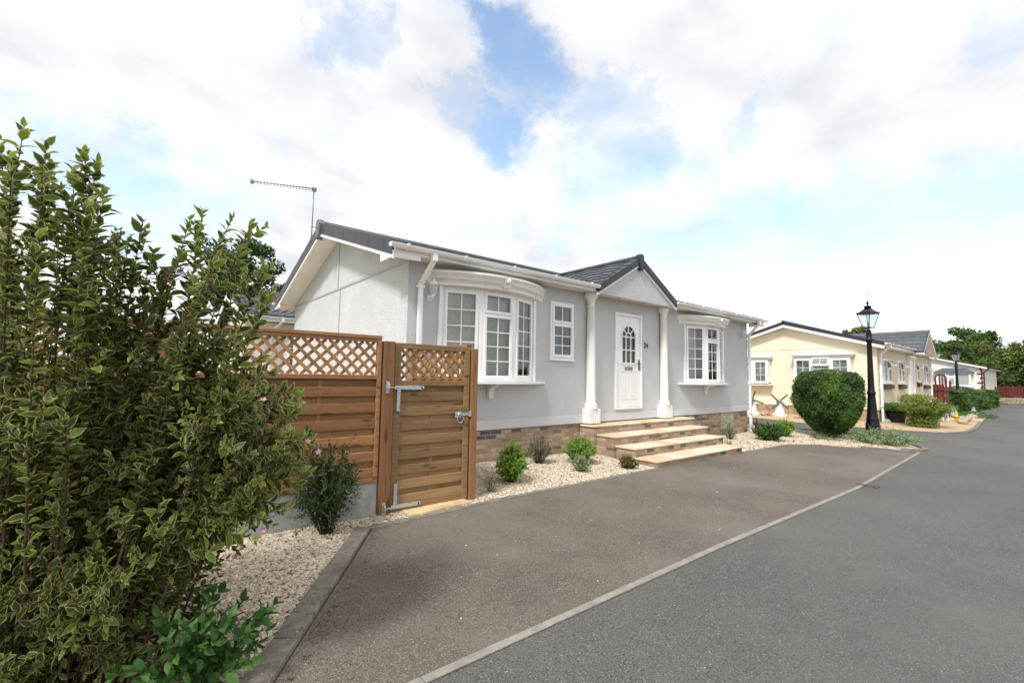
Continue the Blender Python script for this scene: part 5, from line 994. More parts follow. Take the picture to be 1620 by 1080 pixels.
for i, tp in enumerate(TIPS):
    tp = Vector(tp); bx_, by_ = -.25+(tp.x+.25)*.28+random.gauss(0, .08), 3.05+(tp.y-3.05)*.28+random.gauss(0, .08)
    p0 = Vector((bx_, by_, gz(bx_, by_)-.02)); hgt = tp.z-p0.z
    if hgt > 1.6: mid = Vector((bx_*.45+tp.x*.55, by_*.45+tp.y*.55, p0.z+hgt*.62))+rv(.13)
    else: mid = Vector((bx_*.6+tp.x*.4, by_*.6+tp.y*.4, p0.z+hgt*1.05+.35*max(0, 1.2-hgt)))+rv(.05)
    ttop = random.choice((.9, .6, None))
    pts = tw.stem(p0, mid, tp, .007, .0018, .14 if i > 40 else .3, .032, .070 if i < 41 else .054, .039 if i < 41 else .030, 12, top=.93 if i < 40 else ttop)
    for j in range(7 if i < 41 else 6):
        t = random.uniform(.14, .93); q = bez(p0, mid, tp, t); d = (tp-p0).normalized(); ln = random.uniform(.12, .34)*(1.15-t*.5)
        o_ = Vector((random.gauss(0, 1), random.gauss(0, 1), random.gauss(.25, .5))).normalized(); e = q+(o_*.85+d*.75).normalized()*ln
        if e.z < gz(e.x, e.y)+.05: continue
        tw.stem(q, q+(e-q)*.5+Vector((0, 0, .03)), e, .003, .0012, .10, .030, .062 if i < 41 else .050, .036 if i < 41 else .029, 5, top=random.choice((.9, .7, None)))
for i in range(95):     # skirt of low arching shoots
    tp = Vector((random.uniform(-1.2, .12), random.uniform(2.5, 3.0), random.uniform(-1.40, -.85))); p0 = Vector((tp.x*.75-.05, 3.1+random.gauss(0, .1), gz(tp.x, 2.85)-.02))
    mid = p0.lerp(tp, .5)+Vector((0, 0, .30+.3*random.random()))
    tw.stem(p0, mid, tp, .006, .002, .2, .030, .052, .028, 10, top=random.choice((.9, None)))
    for j in range(5):
        t = random.uniform(.3, .95); q = bez(p0, mid, tp, t); e = q+(rv(.7)+Vector((0, -.5, .2))).normalized()*random.uniform(.1, .25)
        if e.z > gz(e.x, e.y)+.03: tw.stem(q, (q+e)/2, e, .003, .0012, .1, .03, .050, .026, 4)
tw.build(bush, M['varieg'], M['bark'], curl=.38)
print('bush leaves', len(tw.P))
b = MB()
FL = [(.0, 0)]
cand = [i for i in range(len(TIPS))]
for i in random.sample(range(41, len(TIPS)), 26)+[24, 27, 29, 33]:
    tp = Vector(TIPS[i])
    toc = (-tp).normalized()
    for q in range(random.choice((1, 2, 3))):
        c_ = tp+rv(.022)+toc*.03; d = (toc+rv(.5)).normalized(); a1 = d.orthogonal().normalized(); a2 = d.cross(a1)
        for k in range(5):
            t = 2*math.pi*k/5; r_ = a1*math.cos(t)+a2*math.sin(t); s_ = a1*math.cos(t+1.57)+a2*math.sin(t+1.57)
            b.add([c_-d*.010, c_+r_*.009+s_*.006, c_+r_*.017+d*.003, c_+r_*.009-s_*.006], [(0, 1, 2, 3)])
        b.build('flower', M['pink'], bush, fix=False); b = MB()
# nettle-like plant in front of it
def leafy_plant(name, label, cat, loc, rad, h, n, mt, bark, L_, W_, gap, t0=.2, group=None, simple=False, sub=2, curl=.25, upright=.5, tone=None, top=None, stemr=.004, flat=False, seed=None):
    if seed: random.seed(seed)
    x, y = loc[:2]; z = loc[2] if len(loc) > 2 else gz(x, y)+.01; o = thing(name, label, cat, (x, y, z), group); tw = Twigs(); c = Vector((x, y, z))
    for i in range(n):
        a = random.uniform(0, 2*math.pi); q = math.sqrt(random.random()); hh = h*(1-.55*q*q)*random.uniform(.75, 1.05)
        tip_ = c+Vector((rad*q*math.cos(a), rad*q*math.sin(a), hh)); p0 = c+Vector((rad*.18*math.cos(a)*q, rad*.18*math.sin(a)*q, -.02)); mid = p0.lerp(tip_, .5)+Vector((0, 0, h*.18*upright))
        tw.stem(p0, mid, tip_, stemr, stemr*.4, t0, gap, L_, W_, 6, tone, top)
        for j in range(sub):
            t = random.uniform(.3, .9); qq = bez(p0, mid, tip_, t); e = qq+(Vector((math.cos(a), math.sin(a), .5))*.7+rv(.6)).normalized()*random.uniform(.15, .35)*max(rad, h)*.7
            if e.z > z+.01: tw.stem(qq, (qq+e)/2+Vector((0, 0, .01)), e, stemr*.5, stemr*.25, .15, gap, L_*.9, W_*.9, 3, tone, top)
    tw.build(o, mt, bark, simple, curl); return o
leafy_plant('nettle_plant', 'low plant with big plain green heart-shaped leaves growing under the variegated shrub by the kerb', 'plant', (.30, 2.74), .38, .44, 22, M['leafn'], M['leaf'], .092, .055, .055, sub=3, curl=.35, seed=5, stemr=.004)
leafy_plant('evergreen_shrub', 'dark glossy narrow evergreen shrub growing against the concrete foot of the timber fence', 'shrub', (1.42, 4.38), .27, .92, 64, M['leafd'], M['bark'], .040, .020, .030, sub=4, seed=6)
for (nm, lab, x, y, rr, hh, n, mt, L_, W_, gap, sub, sd) in (
    ('green_shrub', 'bright green upright leafy shrub in the gravel bed nearest the gate', 4.12, 5.05, .21, .56, 80, 'leafb', .050, .032, .024, 4, 21),
    ('seedling_plant', 'small sparse dark-stemmed plant at the front of the gravel bed beside the gate post', 3.55, 4.74, .15, .28, 10, 'leafs', .050, .012, .028, 1, 22),
    ('grey_shrub', 'wispy grey-green shrub against the brick plinth below the small window', 5.33, 5.80, .22, .52, 44, 'leafg', .028, .011, .016, 4, 23),
    ('fern_shrub', 'mid green feathery shrub left of the brick steps', 6.02, 5.52, .32, .50, 90, 'leafb', .042, .016, .018, 4, 24),
    ('pale_plant', 'small pale variegated plant in front of the feathery shrub by the steps', 5.52, 5.02, .15, .26, 34, 'leafs', .044, .022, .022, 3, 25),
    ('red_tipped_shrub', 'low red-tipped yellow-green shrub at the corner of the bottom step', 6.42, 4.80, .17, .22, 46, 'leafr', .040, .026, .020, 3, 26),
    ('yellow_sprig', 'tiny yellow-green sprig in the gravel just right of the bottom step', 11.05, 5.35, .12, .12, 10, 'leafy', .03, .018, .03, 1, 27),
    ('silver_shrub', 'airy silver-grey shrub in front of the pale plinth patch right of the steps', 12.0, 5.78, .22, .46, 34, 'leafs', .034, .014, .022, 3, 28),
    ('dark_green_shrub', 'dense dark green shrub in the gravel below the right corner of the grey home', 12.95, 5.15, .42, .50, 70, 'leaf', .060, .030, .028, 4, 29),
    ('light_green_shrub', 'lighter green shrub right of the darker one, between the grey home and the clipped bush', 14.35, 5.35, .34, .54, 60, 'leafb', .055, .034, .028, 4, 30),
    ('weed', 'tiny green weed in the gravel in front of the two green shrubs', 13.3, 4.75, .13, .06, 8, 'leaf', .03, .016, .03, 1, 31)):
    leafy_plant(nm, lab, 'plant' if 'shrub' not in nm else 'shrub', (x, y), rr, hh, n, M[mt], M['bark'], L_, W_, gap, sub=sub, seed=sd, top=.9 if mt == 'leafb' else None)
def blades(name, label, cat, loc, n, h, spread, mt, w=.010, seed=1, zz=None):
    random.seed(seed); x, y = loc; z = gz(x, y); o = thing(name, label, cat, (x, y, z)); b = MB()
    for i in range(n):
        a = random.uniform(0, 6.283); q = random.random()*spread; hh = h*random.uniform(.6, 1.05); d = Vector((math.cos(a), math.sin(a), 0)); sd_ = Vector((-d.y, d.x, 0)); p = Vector((x, y, z))+d*q*.15; v = []
        for k in range(6): t = k/5; c_ = p+d*q*t*t+Vector((0, 0, hh*(t-.22*t*t*q/spread))); ww = w*(1-t)**.6; v += [c_-sd_*ww/2, c_+sd_*ww/2]
        b.add(v, [(2*k, 2*k+1, 2*k+3, 2*k+2) for k in range(5)], True)
    b.build('foliage', mt, o, fix=False); return o
blades('grass_tuft', 'tuft of tall thin grass against the plinth just right of the steps', 'ornamental grass', (11.35, 6.08), 90, .52, .30, M['grassm'], .012, 3)
blades('spiky_plant', 'spiky purple-brown leaved plant behind the dark green shrub', 'spiky plant', (14.1, 6.0), 46, .50, .42, M['leafp'], .035, 4)
# groundcover round the near lamp
leafy_plant('trailing_plant', 'low spreading pale-green trailing plant around the foot of the near lamp post', 'groundcover plant', (15.6, 3.45), .95, .42, 150, M['leafs'], M['leaf'], .060, .034, .06, sub=3, upright=.1, seed=41, simple=True)
leafy_plant('trailing_plant', 'sparser patch of trailing green stems on the gravel left of the near lamp post', 'groundcover plant', (14.9, 4.5), .5, .16, 34, M['leafg'], M['leaf'], .05, .026, .06, sub=2, upright=.1, seed=42, simple=True)
leafy_plant('climber', 'thin green climber winding up the black lamp post', 'climbing plant', (16.2, 3.66), .14, 1.0, 8, M['leaf'], M['leaf'], .05, .03, .08, sub=2, seed=43, simple=True)
# clipped shapes: shell of small leaves over a leafy core
def clipped(name, label, cat, c, rx, ry, z0, z1, n, mt, L_, power=2.3, base=.45, bump=.05, group=None, seed=1, boxy=0, trunk=True):
    random.seed(seed); rg = np.random.default_rng(seed); x, y = c; o = thing(name, label, cat, (x, y, gz(x, y)), group)
    H = (z1-z0); P = []; A = []; Nn = []; T = []
    u = rg.uniform(-1, 1, n); th = rg.uniform(0, 2*math.pi, n)
    def prof(h):      # 0..1 -> radius factor
        k = abs(2*h-1.12)/1.12 if h < .56 else (h-.56)/.44
        return float(np.interp(h, [0, .05, .18, .34, .5, .72, .86, .95, 1], [.30, .42, .66, .90, 1, 1.0, .92, .76, .0])) if not boxy else (1-max(0, (h-.75)/.25)**4*.5)
    ph = rg.uniform(0, 6.28, 8)
    for i in range(n):
        h = (u[i]+1)/2; r = prof(h); a = th[i]
        if boxy and rg.random() < .35: h = 1; r = math.sqrt(rg.random())*.95
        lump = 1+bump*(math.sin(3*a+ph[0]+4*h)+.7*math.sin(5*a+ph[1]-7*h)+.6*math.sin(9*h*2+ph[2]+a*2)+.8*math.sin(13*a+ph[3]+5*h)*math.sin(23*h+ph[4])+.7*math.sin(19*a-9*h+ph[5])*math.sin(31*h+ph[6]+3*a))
        q = r*lump*(1-abs(rg.normal(0, .06)))
        if rg.random() < .03: q *= 1.07
        if boxy:
            m_ = max(abs(math.cos(a)), abs(math.sin(a))); q = q/m_**.75
        p = Vector((x+rx*q*math.cos(a), y+ry*q*math.sin(a), z0+H*h*(1 if not boxy else 1+.02*lump)))
        nn = Vector((math.cos(a)*max(.15, r), math.sin(a)*max(.15, r), (h-.45)*1.6)).normalized()+Vector(rg.normal(0, .45, 3))
        d = nn.cross(Vector(rg.normal(0, 1, 3))).normalized()+nn*.5
        P.append(p); A.append(d); Nn.append(nn); T.append(min(1, max(0, .45+.26*(lump-1)/max(.01, bump)+rg.normal(0, .16))))  # tone follows the lumps: shade in the hollows is put into leaf colour
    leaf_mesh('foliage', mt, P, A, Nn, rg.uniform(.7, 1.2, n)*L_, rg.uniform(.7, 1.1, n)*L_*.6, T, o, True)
    b = MB(); m, k = 12, 24; v = []; f = []
    for j in range(m+1):
        h = j/m; r = max(.02, prof(h)*.84 if j < m else .02)
        for i in range(k):
            a = 2*math.pi*i/k; q = r*(1+random.uniform(-.05, .05))
            if boxy: q = .86*r/max(abs(math.cos(a)), abs(math.sin(a)))**.75
            v.append((x+rx*q*math.cos(a), y+ry*q*math.sin(a), z0+H*(.02+.93*h)))
    f = [(j*k+i, j*k+(i+1) % k, (j+1)*k+(i+1) % k, (j+1)*k+i) for j in range(m) for i in range(k)]+[list(range(k))[::-1], [m*k+i for i in range(k)]]
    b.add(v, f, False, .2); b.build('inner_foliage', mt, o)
    if trunk:
        b = MB()
        for i in range(4): b.tube([(x+random.uniform(-.08, .08), y+random.uniform(-.08, .08), gz(x, y)-.02), (x+random.uniform(-.2, .2), y+random.uniform(-.2, .2), z0+.3*H)], [.03, .02], 6)
        b.build('stem', M['barkg'], o)
    return o
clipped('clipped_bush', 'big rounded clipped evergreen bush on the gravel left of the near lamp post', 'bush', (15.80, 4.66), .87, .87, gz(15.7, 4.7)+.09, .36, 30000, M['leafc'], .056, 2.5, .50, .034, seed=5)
clipped('hedge', 'low clipped square-ended hedge just right of the second lamp post', 'hedge', (35.3, 4.15), .95, .40, -1.6, -.42, 5000, M['leafc'], .10, boxy=1, trunk=False, seed=6)
for i, (xx, lab) in enumerate(((40.2, 'rounded green hedge bush behind the square-ended hedge'), (44.2, 'middle bush of the row of hedge bushes along the far kerb'), (48.4, 'farthest bush of the hedge row beside the road end'))): clipped('hedge', lab, 'hedge', (xx, 4.45-.05*i), 1.9, .55, -1.6, -.48+.05*(i % 2), 4500, M['leafc'], .12, boxy=1, trunk=False, seed=7+i)
clipped('heather_bush', 'greyish mauve rounded bush behind the hedges, under the ivory bay window', 'bush', (46.5, 5.6), 1.9, .7, -1.6, -.15, 3500, leafmat('leaf_mauve', (.12, .11, .10)), .10, trunk=False, seed=12)
clipped('topiary', 'low flat green shrub growing in the black pot beside the yellow home', 'potted shrub', (23.9, 4.72), .62, .5, -1.16, -.80, 2600, M['leaf'], .05, 2.2, .2, .05, trunk=False, seed=13)
b = MB(); b.lathe([(.24, 0), (.26, .02), (.33, .36), (.36, .37), (.36, .42), (.32, .42), (.31, .36), (.05, .35)], (23.9, 4.72, gz(23.9, 4.72)+.03), 20); tag(b.build('plant_pot', M['pot'], None, (23.9, 4.72, gz(23.9, 4.72))), 'round black plant pot holding the low flat shrub beside the yellow home', 'plant pot')
# layered yellow-green shrub
def cloud_shrub(name, label, loc, lobes, mt, L_, seed, parent_bark=True):
    random.seed(seed); rg = np.random.default_rng(seed); x, y = loc; z = gz(x, y); o = thing(name, label, 'shrub', (x, y, z)); P = []; A = []; Nn = []; T = []; b = MB()
    for dx, dy, dz, r, rz_, n in lobes:
        c = Vector((x+dx, y+dy, z+dz)); b.tube([(x, y, z-.02), (x+dx*.4, y+dy*.4, z+dz*.5), c], [.03, .02, .01], 5); tn = random.random()
        for i in range(n):
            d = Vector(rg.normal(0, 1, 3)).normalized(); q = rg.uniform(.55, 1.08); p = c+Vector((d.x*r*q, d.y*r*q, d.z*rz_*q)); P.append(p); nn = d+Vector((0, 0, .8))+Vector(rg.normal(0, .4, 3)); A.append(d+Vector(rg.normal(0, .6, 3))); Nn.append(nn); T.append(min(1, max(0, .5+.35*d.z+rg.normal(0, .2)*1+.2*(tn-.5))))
    leaf_mesh('foliage', mt, P, A, Nn, rg.uniform(.7, 1.3, len(P))*L_, rg.uniform(.7, 1.1, len(P))*L_*.5, T, o, True); b.build('stem', M['bark'], o, fix=False); return o
cloud_shrub('azalea_shrub', 'spreading layered yellow-green shrub on the tan gravel in front of the yellow home', (22.9, 3.75), [(0, 0, .35, .45, .3, 1500), (.1, -.1, .7, .6, .22, 1500), (-.3, .2, .75, .5, .2, 1200), (.5, -.35, .75, .5, .2, 1200), (.1, 0, 1.0, .5, .2, 1200), (.35, -.2, .55, .5, .2, 1000), (-.1, 0, .15, .45, .2, 900)], M['leafy'], .075, 51)
cloud_shrub('azalea_shrub', 'smaller yellow-green shrub just behind and left of the layered one', (25.5, 4.5), [(0, 0, .5, .35, .3, 900), (0, 0, .95, .42, .2, 900)], M['leafy'], .075, 52)
cloud_shrub('edging_plant', 'low green plants at the corner of the far kerb in front of the hedge', (33.0, 3.5), [(0, 0, .1, .9, .15, 1200), (-1.2, .1, .08, .6, .12, 600)], M['leaf'], .08, 53)

# trees
def tree(label, loc, h, cr, cz, nclump, nleaf, mt, L_, seed, group='trees beyond the far homes', squash=.8, trunk_r=.25, cat='tree', clump=.3, name='broadleaf_tree', zbase=-1.6):
    random.seed(seed); rg = np.random.default_rng(seed); x, y = loc; z = zbase; o = thing(name, label, cat, (x, y, z), group)
    b = MB(); top = Vector((x, y, z+h*.75)); b.tube([(x, y, z-.2), (x+.1, y, z+h*.3), tuple(top)], [trunk_r, trunk_r*.7, trunk_r*.2], 8)
    P = []; A = []; Nn = []; T = []; L0 = []
    cen = Vector((x, y, z+cz))
    for k in range(nclump):
        d = Vector(rg.normal(0, 1, 3)).normalized(); q = rg.uniform(.35, 1)**.6*(1+.10*math.sin(3*math.atan2(d.y, d.x)+seed)+.08*math.sin(7*d.z+seed))
        c = cen+Vector((d.x*cr[0]*q, d.y*cr[1]*q, d.z*cr[2]*q)); r = clump*(cr[0]+cr[2])/2*rg.uniform(.55, 1.15)
        if k % 3 == 0:
            s0 = Vector((x, y, z+h*rg.uniform(.2, .55))); b.tube([s0, s0.lerp(c, .5)+Vector((0, 0, .2)), c], [trunk_r*.35, trunk_r*.2, .03], 5)
        tn = rg.normal(0, .16)+.15*d.z; dd = rg.normal(0, 1, (nleaf, 3)); dd /= np.linalg.norm(dd, axis=1, keepdims=True); qq = rg.uniform(.3, 1.05, (nleaf, 1))**.7
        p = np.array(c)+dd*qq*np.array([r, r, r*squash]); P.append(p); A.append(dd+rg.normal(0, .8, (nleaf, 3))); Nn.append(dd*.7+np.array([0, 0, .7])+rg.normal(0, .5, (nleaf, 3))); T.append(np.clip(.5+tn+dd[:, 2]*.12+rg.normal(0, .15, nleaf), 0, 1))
    P = np.concatenate(P); A = np.concatenate(A); Nn = np.concatenate(Nn); T = np.concatenate(T); n = len(P)
    leaf_mesh('crown', mt, P, A, Nn, rg.uniform(.6, 1.3, n)*L_, rg.uniform(.6, 1.2, n)*L_*.65, T, o, True); b.build('trunk', M['barkg'], o, fix=False); return o
tree('large round dark green tree rising highest on the right, behind the ivory home', (78, 7.6), 8.6, (2.9, 2.9, 2.6), 5.9, 46, 260, M['leaft'], .30, 1)
tree('dark leafy tree directly behind the dormer of the yellow home', (64, 10.2), 7.5, (2.3, 2.3, 2.2), 4.7, 40, 220, M['leaft'], .26, 2)
tree('broader dark tree between the yellow home and the second lamp post', (63, 7.9), 6.4, (2.2, 1.6, 1.9), 4.2, 40, 220, M['leaft'], .26, 3)
tree('olive green tree behind the roof of the ivory home', (70, 7.0), 6.2, (3, 2.3, 2.2), 3.8, 44, 220, M['leafto'], .28, 4)
tree('wide olive green tree over the red fence at the end of the road', (70, 4.6), 5.6, (3, 2.2, 2.5), 3.0, 50, 240, M['leafto'], .28, 5)
tree('dark green tree at the right edge above the tallest red fence', (69, 2.4), 5.4, (3, 2.1, 2.5), 2.8, 50, 240, M['leaft'], .28, 6)
tree('pale wispy tree tip standing above the olive trees near the right edge', (80, 4.0), 7.4, (1.6, 1.2, 1.0), 6.0, 16, 90, leafmat('leaf_dull', (.10, .11, .06)), .22, 7, clump=.4)
tree('dark undergrowth tree filling the gap right of the ivory home', (66, 5.6), 4.2, (2.2, 1.7, 1.9), 2.1, 36, 220, M['leaft'], .28, 8)
tree('distant bushy tree just above the ridge of the yellow home', (74, 18.5), 9.5, (2.2, 1.9, 1.4), 7.6, 26, 160, M['leafto'], .30, 9)
tree('tall dark tree behind the variegated shrub and the bungalow', (4.4, 30), 9.6, (2.3, 2.3, 2.7), 6.5, 46, 260, M['leafd'], .20, 10, None, zbase=-1.4, trunk_r=.3)
tree('green garden tree low behind the variegated shrub on the left', (-4.2, 15), 4.4, (2.2, 2.0, 1.6), 2.6, 36, 200, M['leaf'], .16, 11, None, zbase=-1.3, trunk_r=.15)

# ---------------------------------------------------------------- ornaments round the yellow home
def windmill(loc, label, rot=.4, s=1.0):
    x, y = loc; z = gz(x, y)+.02; o = thing('model_windmill', label, 'garden ornament', (x, y, z), 'white model windmills'); b = MB()
    b.lathe([(.22*s, 0), (.22*s, .10*s), (.155*s, .12*s), (.09*s, .46*s), (.095*s, .47*s)], (x, y, z), 8, False); b.build('tower', M['statue'], o)
    b = MB(); b.lathe([(.10*s, .47*s), (.07*s, .56*s), (.01*s, .60*s)], (x, y, z), 8); b.build('cap', M['statue_g'], o)
    b = MB(); c_ = Vector((x-.11*s, y-.06*s, z+.50*s)); u = Vector((.45, -.9, 0)).normalized()
    b.tube([Vector((x, y, z+.50*s)), c_], .012*s, 6)
    for k in range(4):
        a = rot+k*math.pi/2; d = u*math.cos(a)+Vector((0, 0, 1))*math.sin(a); e = u*-math.sin(a)+Vector((0, 0, 1))*math.cos(a); b.beam(c_, c_+d*.36*s, .014*s, .012*s); b.beam(c_+d*.06*s+e*.022*s, c_+d*.34*s+e*.022*s, .048*s, .008*s, tuple(u.cross(Vector((0, 0, 1)))))
    b.build('sails', mat('sail_dark', (.10, .10, .08), .7), o)
windmill((21.3, 8.1), 'white model windmill with dark crossed sails in front of the yellow home', .75, 1.25); windmill((20.7, 8.95), 'white model windmill half hidden by the downpipe of the grey home', 1.25, 1.25)
def rock(name, label, cat, loc, r, mt, dz=0, seed=1, group=None, dims=(1, 1, .6)):
    random.seed(seed); x, y = loc; z = gz(x, y)+.02+dz; b = MB(); b.blob((x, y, z+r*dims[2]*.7), (r*dims[0], r*dims[1], r*dims[2]), 9, 6, .13, smooth=False); tag(b.build(name, mt, None, (x, y, z), bevel=.01), label, cat, group)
G_ = 'stones set out on the tan gravel'
for i, (lab, loc, r, m_) in enumerate((('pinkish stone beside the left model windmill, near the grey home', (21.0, 8.55), .20, 'rock2'), ('small dark pink stone on the tan gravel right of the model windmill', (21.1, 7.35), .12, 'rock2'), ('round tan boulder nearest the kerb corner of the rockery', (26.6, 3.1), .20, 'rock'), ('brown boulder with a flat top behind the nearest tan boulder', (28.4, 3.25), .24, 'rock'), ('flat pale stone right of the brown boulder near the kerb', (31.0, 3.3), .22, 'rock'), ('grey stone at the foot of the second lamp post', (34.0, 4.6), .2, 'statue_g'), ('round grey stone at the back of the rockery by the red gate', (32.0, 5.0), .22, 'statue_g'), ('small stone between the black pot and the downpipe', (23.5, 4.95), .14, 'statue_g'))): rock('stone', lab, 'stone', loc, r, M[m_], seed=60+i, group=G_)
for i, (lab, loc, w_) in enumerate((('pale slab lying left of the figurines', (27.3, 4.2), .45), ('pale slab lying in the middle of the rockery between the figurines', (28.6, 3.75), .5), ('pale slab nearest the kerb behind the flat stone', (29.5, 3.0), .4))):
    b = MB(); g_ = gz(*loc)+.03; b.box(loc[0]-w_, loc[0]+w_, loc[1]-.22, loc[1]+.22, g_, g_+.07); tag(b.build('stone_slab', M['sand'], None, (*loc, g_), bevel=.02), lab, 'stone slab', 'pale slabs in the rockery')
def skin(name, verts, edges, rad, mt, loc, rotz, s, label, cat, group=None):
    me = D.meshes.new(name); me.from_pydata([tuple(Vector(v)*s) for v in verts], edges, []); o = D.objects.new(name, me); COL.objects.link(o); o.location = loc; o.rotation_euler = (0, 0, rotz)
    sk = o.modifiers.new('skin', 'SKIN')
    if not me.skin_vertices: bpy.context.view_layer.objects.active = o; me.skin_vertices.new() if hasattr(me.skin_vertices, 'new') else None
    for i, r_ in enumerate(rad): me.skin_vertices[0].data[i].radius = (r_*s, r_*s); me.skin_vertices[0].data[i].use_root = (i == 0)
    sb = o.modifiers.new('sub', 'SUBSURF'); sb.levels = sb.render_levels = 2; me.materials.append(mt); ORG[o.name] = Vector(loc); return tag(o, label, cat, group)
def skin_mesh_bm(verts, edges, rad, s):
    bm = bmesh.new(); lay = bm.verts.layers.skin.verify(); vs = []
    for v, r_ in zip(verts, rad): q = bm.verts.new(Vector(v)*s); q[lay].radius = (r_*s, r_*s); vs.append(q)
    vs[0][lay].use_root = True
    for a, c_ in edges: bm.edges.new((vs[a], vs[c_]))
    me = D.meshes.new('body'); bm.to_mesh(me); bm.free(); return me
def figure(name, verts, edges, rad, mt, loc, rotz, s, label, cat, group=None, lev=2):
    me = skin_mesh_bm(verts, edges, rad, s); o = D.objects.new(name, me); COL.objects.link(o); o.location = loc; o.rotation_euler = (0, 0, rotz); o.modifiers.new('skin', 'SKIN'); sb = o.modifiers.new('sub', 'SUBSURF'); sb.levels = sb.render_levels = lev; me.materials.append(mt); ORG[o.name] = Vector(loc); return tag(o, label, cat, group)
dogV = [(0, 0, .42), (.18, 0, .44), (-.18, 0, .43), (.28, 0, .56), (.36, 0, .63), (.47, 0, .60), (.20, .07, .25), (.21, .075, .02), (.20, -.07, .25), (.21, -.075, .02), (-.20, .08, .28), (-.24, .08, .14), (-.21, .08, .02), (-.20, -.08, .28), (-.24, -.08, .14), (-.21, -.08, .02), (-.30, 0, .46), (-.42, 0, .36), (.33, .075, .64), (.33, -.075, .64)]
dogE = [(0, 1), (0, 2), (1, 3), (3, 4), (4, 5), (1, 6), (6, 7), (1, 8), (8, 9), (2, 10), (10, 11), (11, 12), (2, 13), (13, 14), (14, 15), (2, 16), (16, 17), (4, 18), (4, 19)]
dogR = [.11, .12, .10, .075, .085, .045, .05, .035, .05, .035, .06, .035, .035, .06, .035, .035, .03, .015, .025, .025]
figure('dog_statue', dogV, dogE, dogR, mat('spotted_white', (.74, .75, .76), .6, .05, 4, speck=[((.05, .05, .05), 14, .60)]), (27.0, 3.72, gz(27, 3.7)+.03), R(200), .95, 'white dog statue with dark spots standing on the tan gravel', 'dog statue')
sitV = [(0, 0, .12), (0, 0, .30), (.02, 0, .40), (.05, 0, .50), (.10, .08, .05), (.10, -.08, .05), (.08, .10, .26), (.08, -.10, .26)]; sitE = [(0, 1), (1, 2), (2, 3), (0, 4), (0, 5), (1, 6), (1, 7)]; sitR = [.14, .11, .05, .085, .06, .06, .04, .04]
for i, (loc, lab, m_, s_) in enumerate((((29.3, 4.15), 'white seated figurine in the centre of the rockery', 'statue', 1.1), ((30.2, 3.85), 'pale grey seated figurine right of the white one', 'statue_g', 1.15), ((31.4, 4.6), 'grey figurine at the back of the rockery, left of the lamp post', 'statue_g', 1.2), ((34.0, 3.55), 'small grey figurine nearest the far kerb corner', 'statue_g', .9), ((27.6, 3.42), 'small yellow ornament between the dog statue and the boulders', 'yellowp', .8), ((30.6, 5.0), 'weathered figurine beside the foot of the red gate', 'statue_g', 1.1))): figure('figurine', sitV, sitE, sitR, M[m_], (*loc, gz(*loc)+.03), R(190+20*i), s_, lab, 'garden ornament', 'figurines in the rockery')
b = MB(); b.lathe([(.16, 0), (.16, .06), (.08, .10), (.07, .45), (.15, .52), (.26, .58), (.27, .62), (.1, .60)], (32.3, 4.55, gz(32, 4.5)+.03), 16); tag(b.build('bird_bath', M['statue_g'], None, (32.3, 4.55, gz(32, 4.5)+.03)), 'pale stone bird bath in front of the ivory home plinth', 'bird bath')
flV = [(0, 0, .42), (.12, 0, .46), (-.14, 0, .40), (.02, 0, .20), (.02, 0, 0), (.20, 0, .56), (.26, 0, .52)]; figure('bird_ornament', flV, [(0, 1), (0, 2), (0, 3), (3, 4), (1, 5), (5, 6)], [.10, .07, .04, .012, .012, .03, .015], mat('ornament_pink', (.42, .25, .20), .6), (20.95, 8.35, gz(21, 8.3)+.02), R(150), .9, 'pinkish bird ornament on one leg left of the model windmill', 'garden ornament')
b = MB(); x, y, z = 47, 10.7, 7.35
b.blob((x, y, z), (.12, .05, .045), 8, 6, 0); b.add([(x, y+.05, z), (x-.06, y+.16, z+.05), (x+.05, y+.28, z+.01), (x+.07, y+.03, z)], [(0, 1, 2, 3)]); b.add([(x, y-.05, z), (x-.06, y-.16, z+.05), (x+.05, y-.28, z+.01), (x+.07, y-.03, z)], [(0, 1, 2, 3)]); b.add([(x-.2, y, z), (x-.36, y+.06, z), (x-.36, y-.06, z)], [(0, 1, 2)])
tag(b.build('bird', M['dark'], None, (x, y, z)), 'small dark bird flying in the sky above the near lamp post', 'bird')

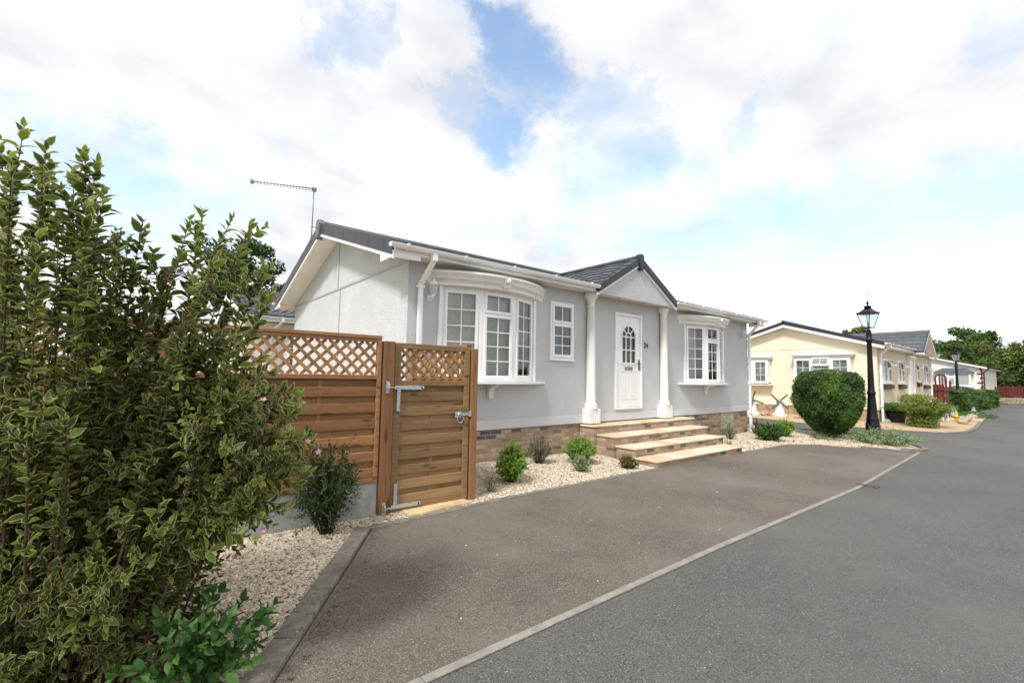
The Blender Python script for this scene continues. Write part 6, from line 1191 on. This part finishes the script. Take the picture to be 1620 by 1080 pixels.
# ---------------------------------------------------------------- loose stones, leaves and scraps
def scatter_stones(name, poly, n, r0, r1, mt, seed, zoff=.012, label=None, dens=None):
    rg = np.random.default_rng(seed); P = np.array(poly); lo, hi = P.min(0), P.max(0); pts = []
    def inside(x, y):
        c = False
        for i in range(len(poly)):
            x1, y1 = poly[i]; x2, y2 = poly[(i+1) % len(poly)]
            if (y1 > y) != (y2 > y) and x < (x2-x1)*(y-y1)/(y2-y1)+x1: c = not c
        return c
    while len(pts) < n:
        x, y = rg.uniform(lo, hi)
        if inside(x, y): pts.append((x, y))
    base = np.array([(1, 0, 0), (0, 1, 0), (-1, 0, 0), (0, -1, 0), (0, 0, .8), (0, 0, -.8)]); V = []; F = []; T = rg.random(n)
    f0 = np.array([(0, 1, 4), (1, 2, 4), (2, 3, 4), (3, 0, 4), (1, 0, 5), (2, 1, 5), (3, 2, 5), (0, 3, 5)])
    c0 = np.array(pts[0])
    for i, (x, y) in enumerate(pts):
        r = rg.uniform(r0, r1); a = rg.uniform(0, 6.28); ca, sa = math.cos(a), math.sin(a); q = base*rg.uniform(.6, 1.25, (6, 1))*np.array([r*rg.uniform(.9, 1.5), r, r*.75])+rg.normal(0, r*.12, (6, 3))
        q = np.stack([q[:, 0]*ca-q[:, 1]*sa, q[:, 0]*sa+q[:, 1]*ca, q[:, 2]], 1); V.append(q+np.array([x, y, gz(x, y)+zoff+r*.3])); F.append(f0+i*6)
    V = np.concatenate(V); F = np.concatenate(F); me = D.meshes.new(name); me.from_pydata(V.tolist(), [], F.tolist()); at = me.attributes.new('tone', 'FLOAT', 'FACE'); at.data.foreach_set('value', np.repeat(T, 8)); me.materials.append(mt); o = D.objects.new(name, me); COL.objects.link(o); tag(o, label, 'gravel', kind='stuff')
scatter_stones('gravel', [(-.5, 1.25), (.12, 2.13), (1.68, 4.37), (1.9, 4.6), (.2, 4.62), (-.7, 3.6)], 26000, .008, .016, M['stone_w'], 1, label='cream and reddish gravel chips between the left kerb, the shrub and the fence')
scatter_stones('gravel', [(1.75, 4.37), (3.5, 4.50), (6.9, 4.61), (6.9, 6.28), (3.25, 6.28), (3.2, 4.75), (1.9, 4.62)], 22000, .008, .016, M['stone_w'], 2, label='cream gravel chips in the bed in front of the grey home, left of the steps')
scatter_stones('gravel', [(10.2, 4.67), (12.5, 4.68), (13.4, 4.35), (14.0, 3.5), (14.4, 2.75), (16.2, 2.75), (16.8, 3.6), (16.9, 6.2), (10.5, 6.28)], 14000, .012, .024, M['stone_w'], 3, label='cream gravel chips right of the steps and round the clipped bush and near lamp')
scatter_stones('stray_chips', [(1.9, 4.2), (.9, 2.8), (1.4, 2.2), (6, 2.4), (9, 4.3), (3.5, 4.3)], 60, .004, .009, M['stone_w'], 4, .006, label='stray white chips lying on the brown driveway')
scatter_stones('fallen_petals', [(1.75, 4.15), (.35, 2.1), (.5, 2.1), (1.9, 4.15)], 70, .004, .011, mat('dead_leaf', (.20, .085, .04), .8, .3, 20), 5, .006, label='rusty fallen leaf scraps along the left kerb')
scatter_stones('fallen_leaves', [(3.4, 4.7), (6.8, 4.7), (6.8, 6.2), (3.4, 6.2)], 110, .008, .016, mat('dry_leaf', (.14, .09, .05), .8, .3, 20), 8, .022, label='dry brown leaf scraps lying on the cream gravel left of the steps')
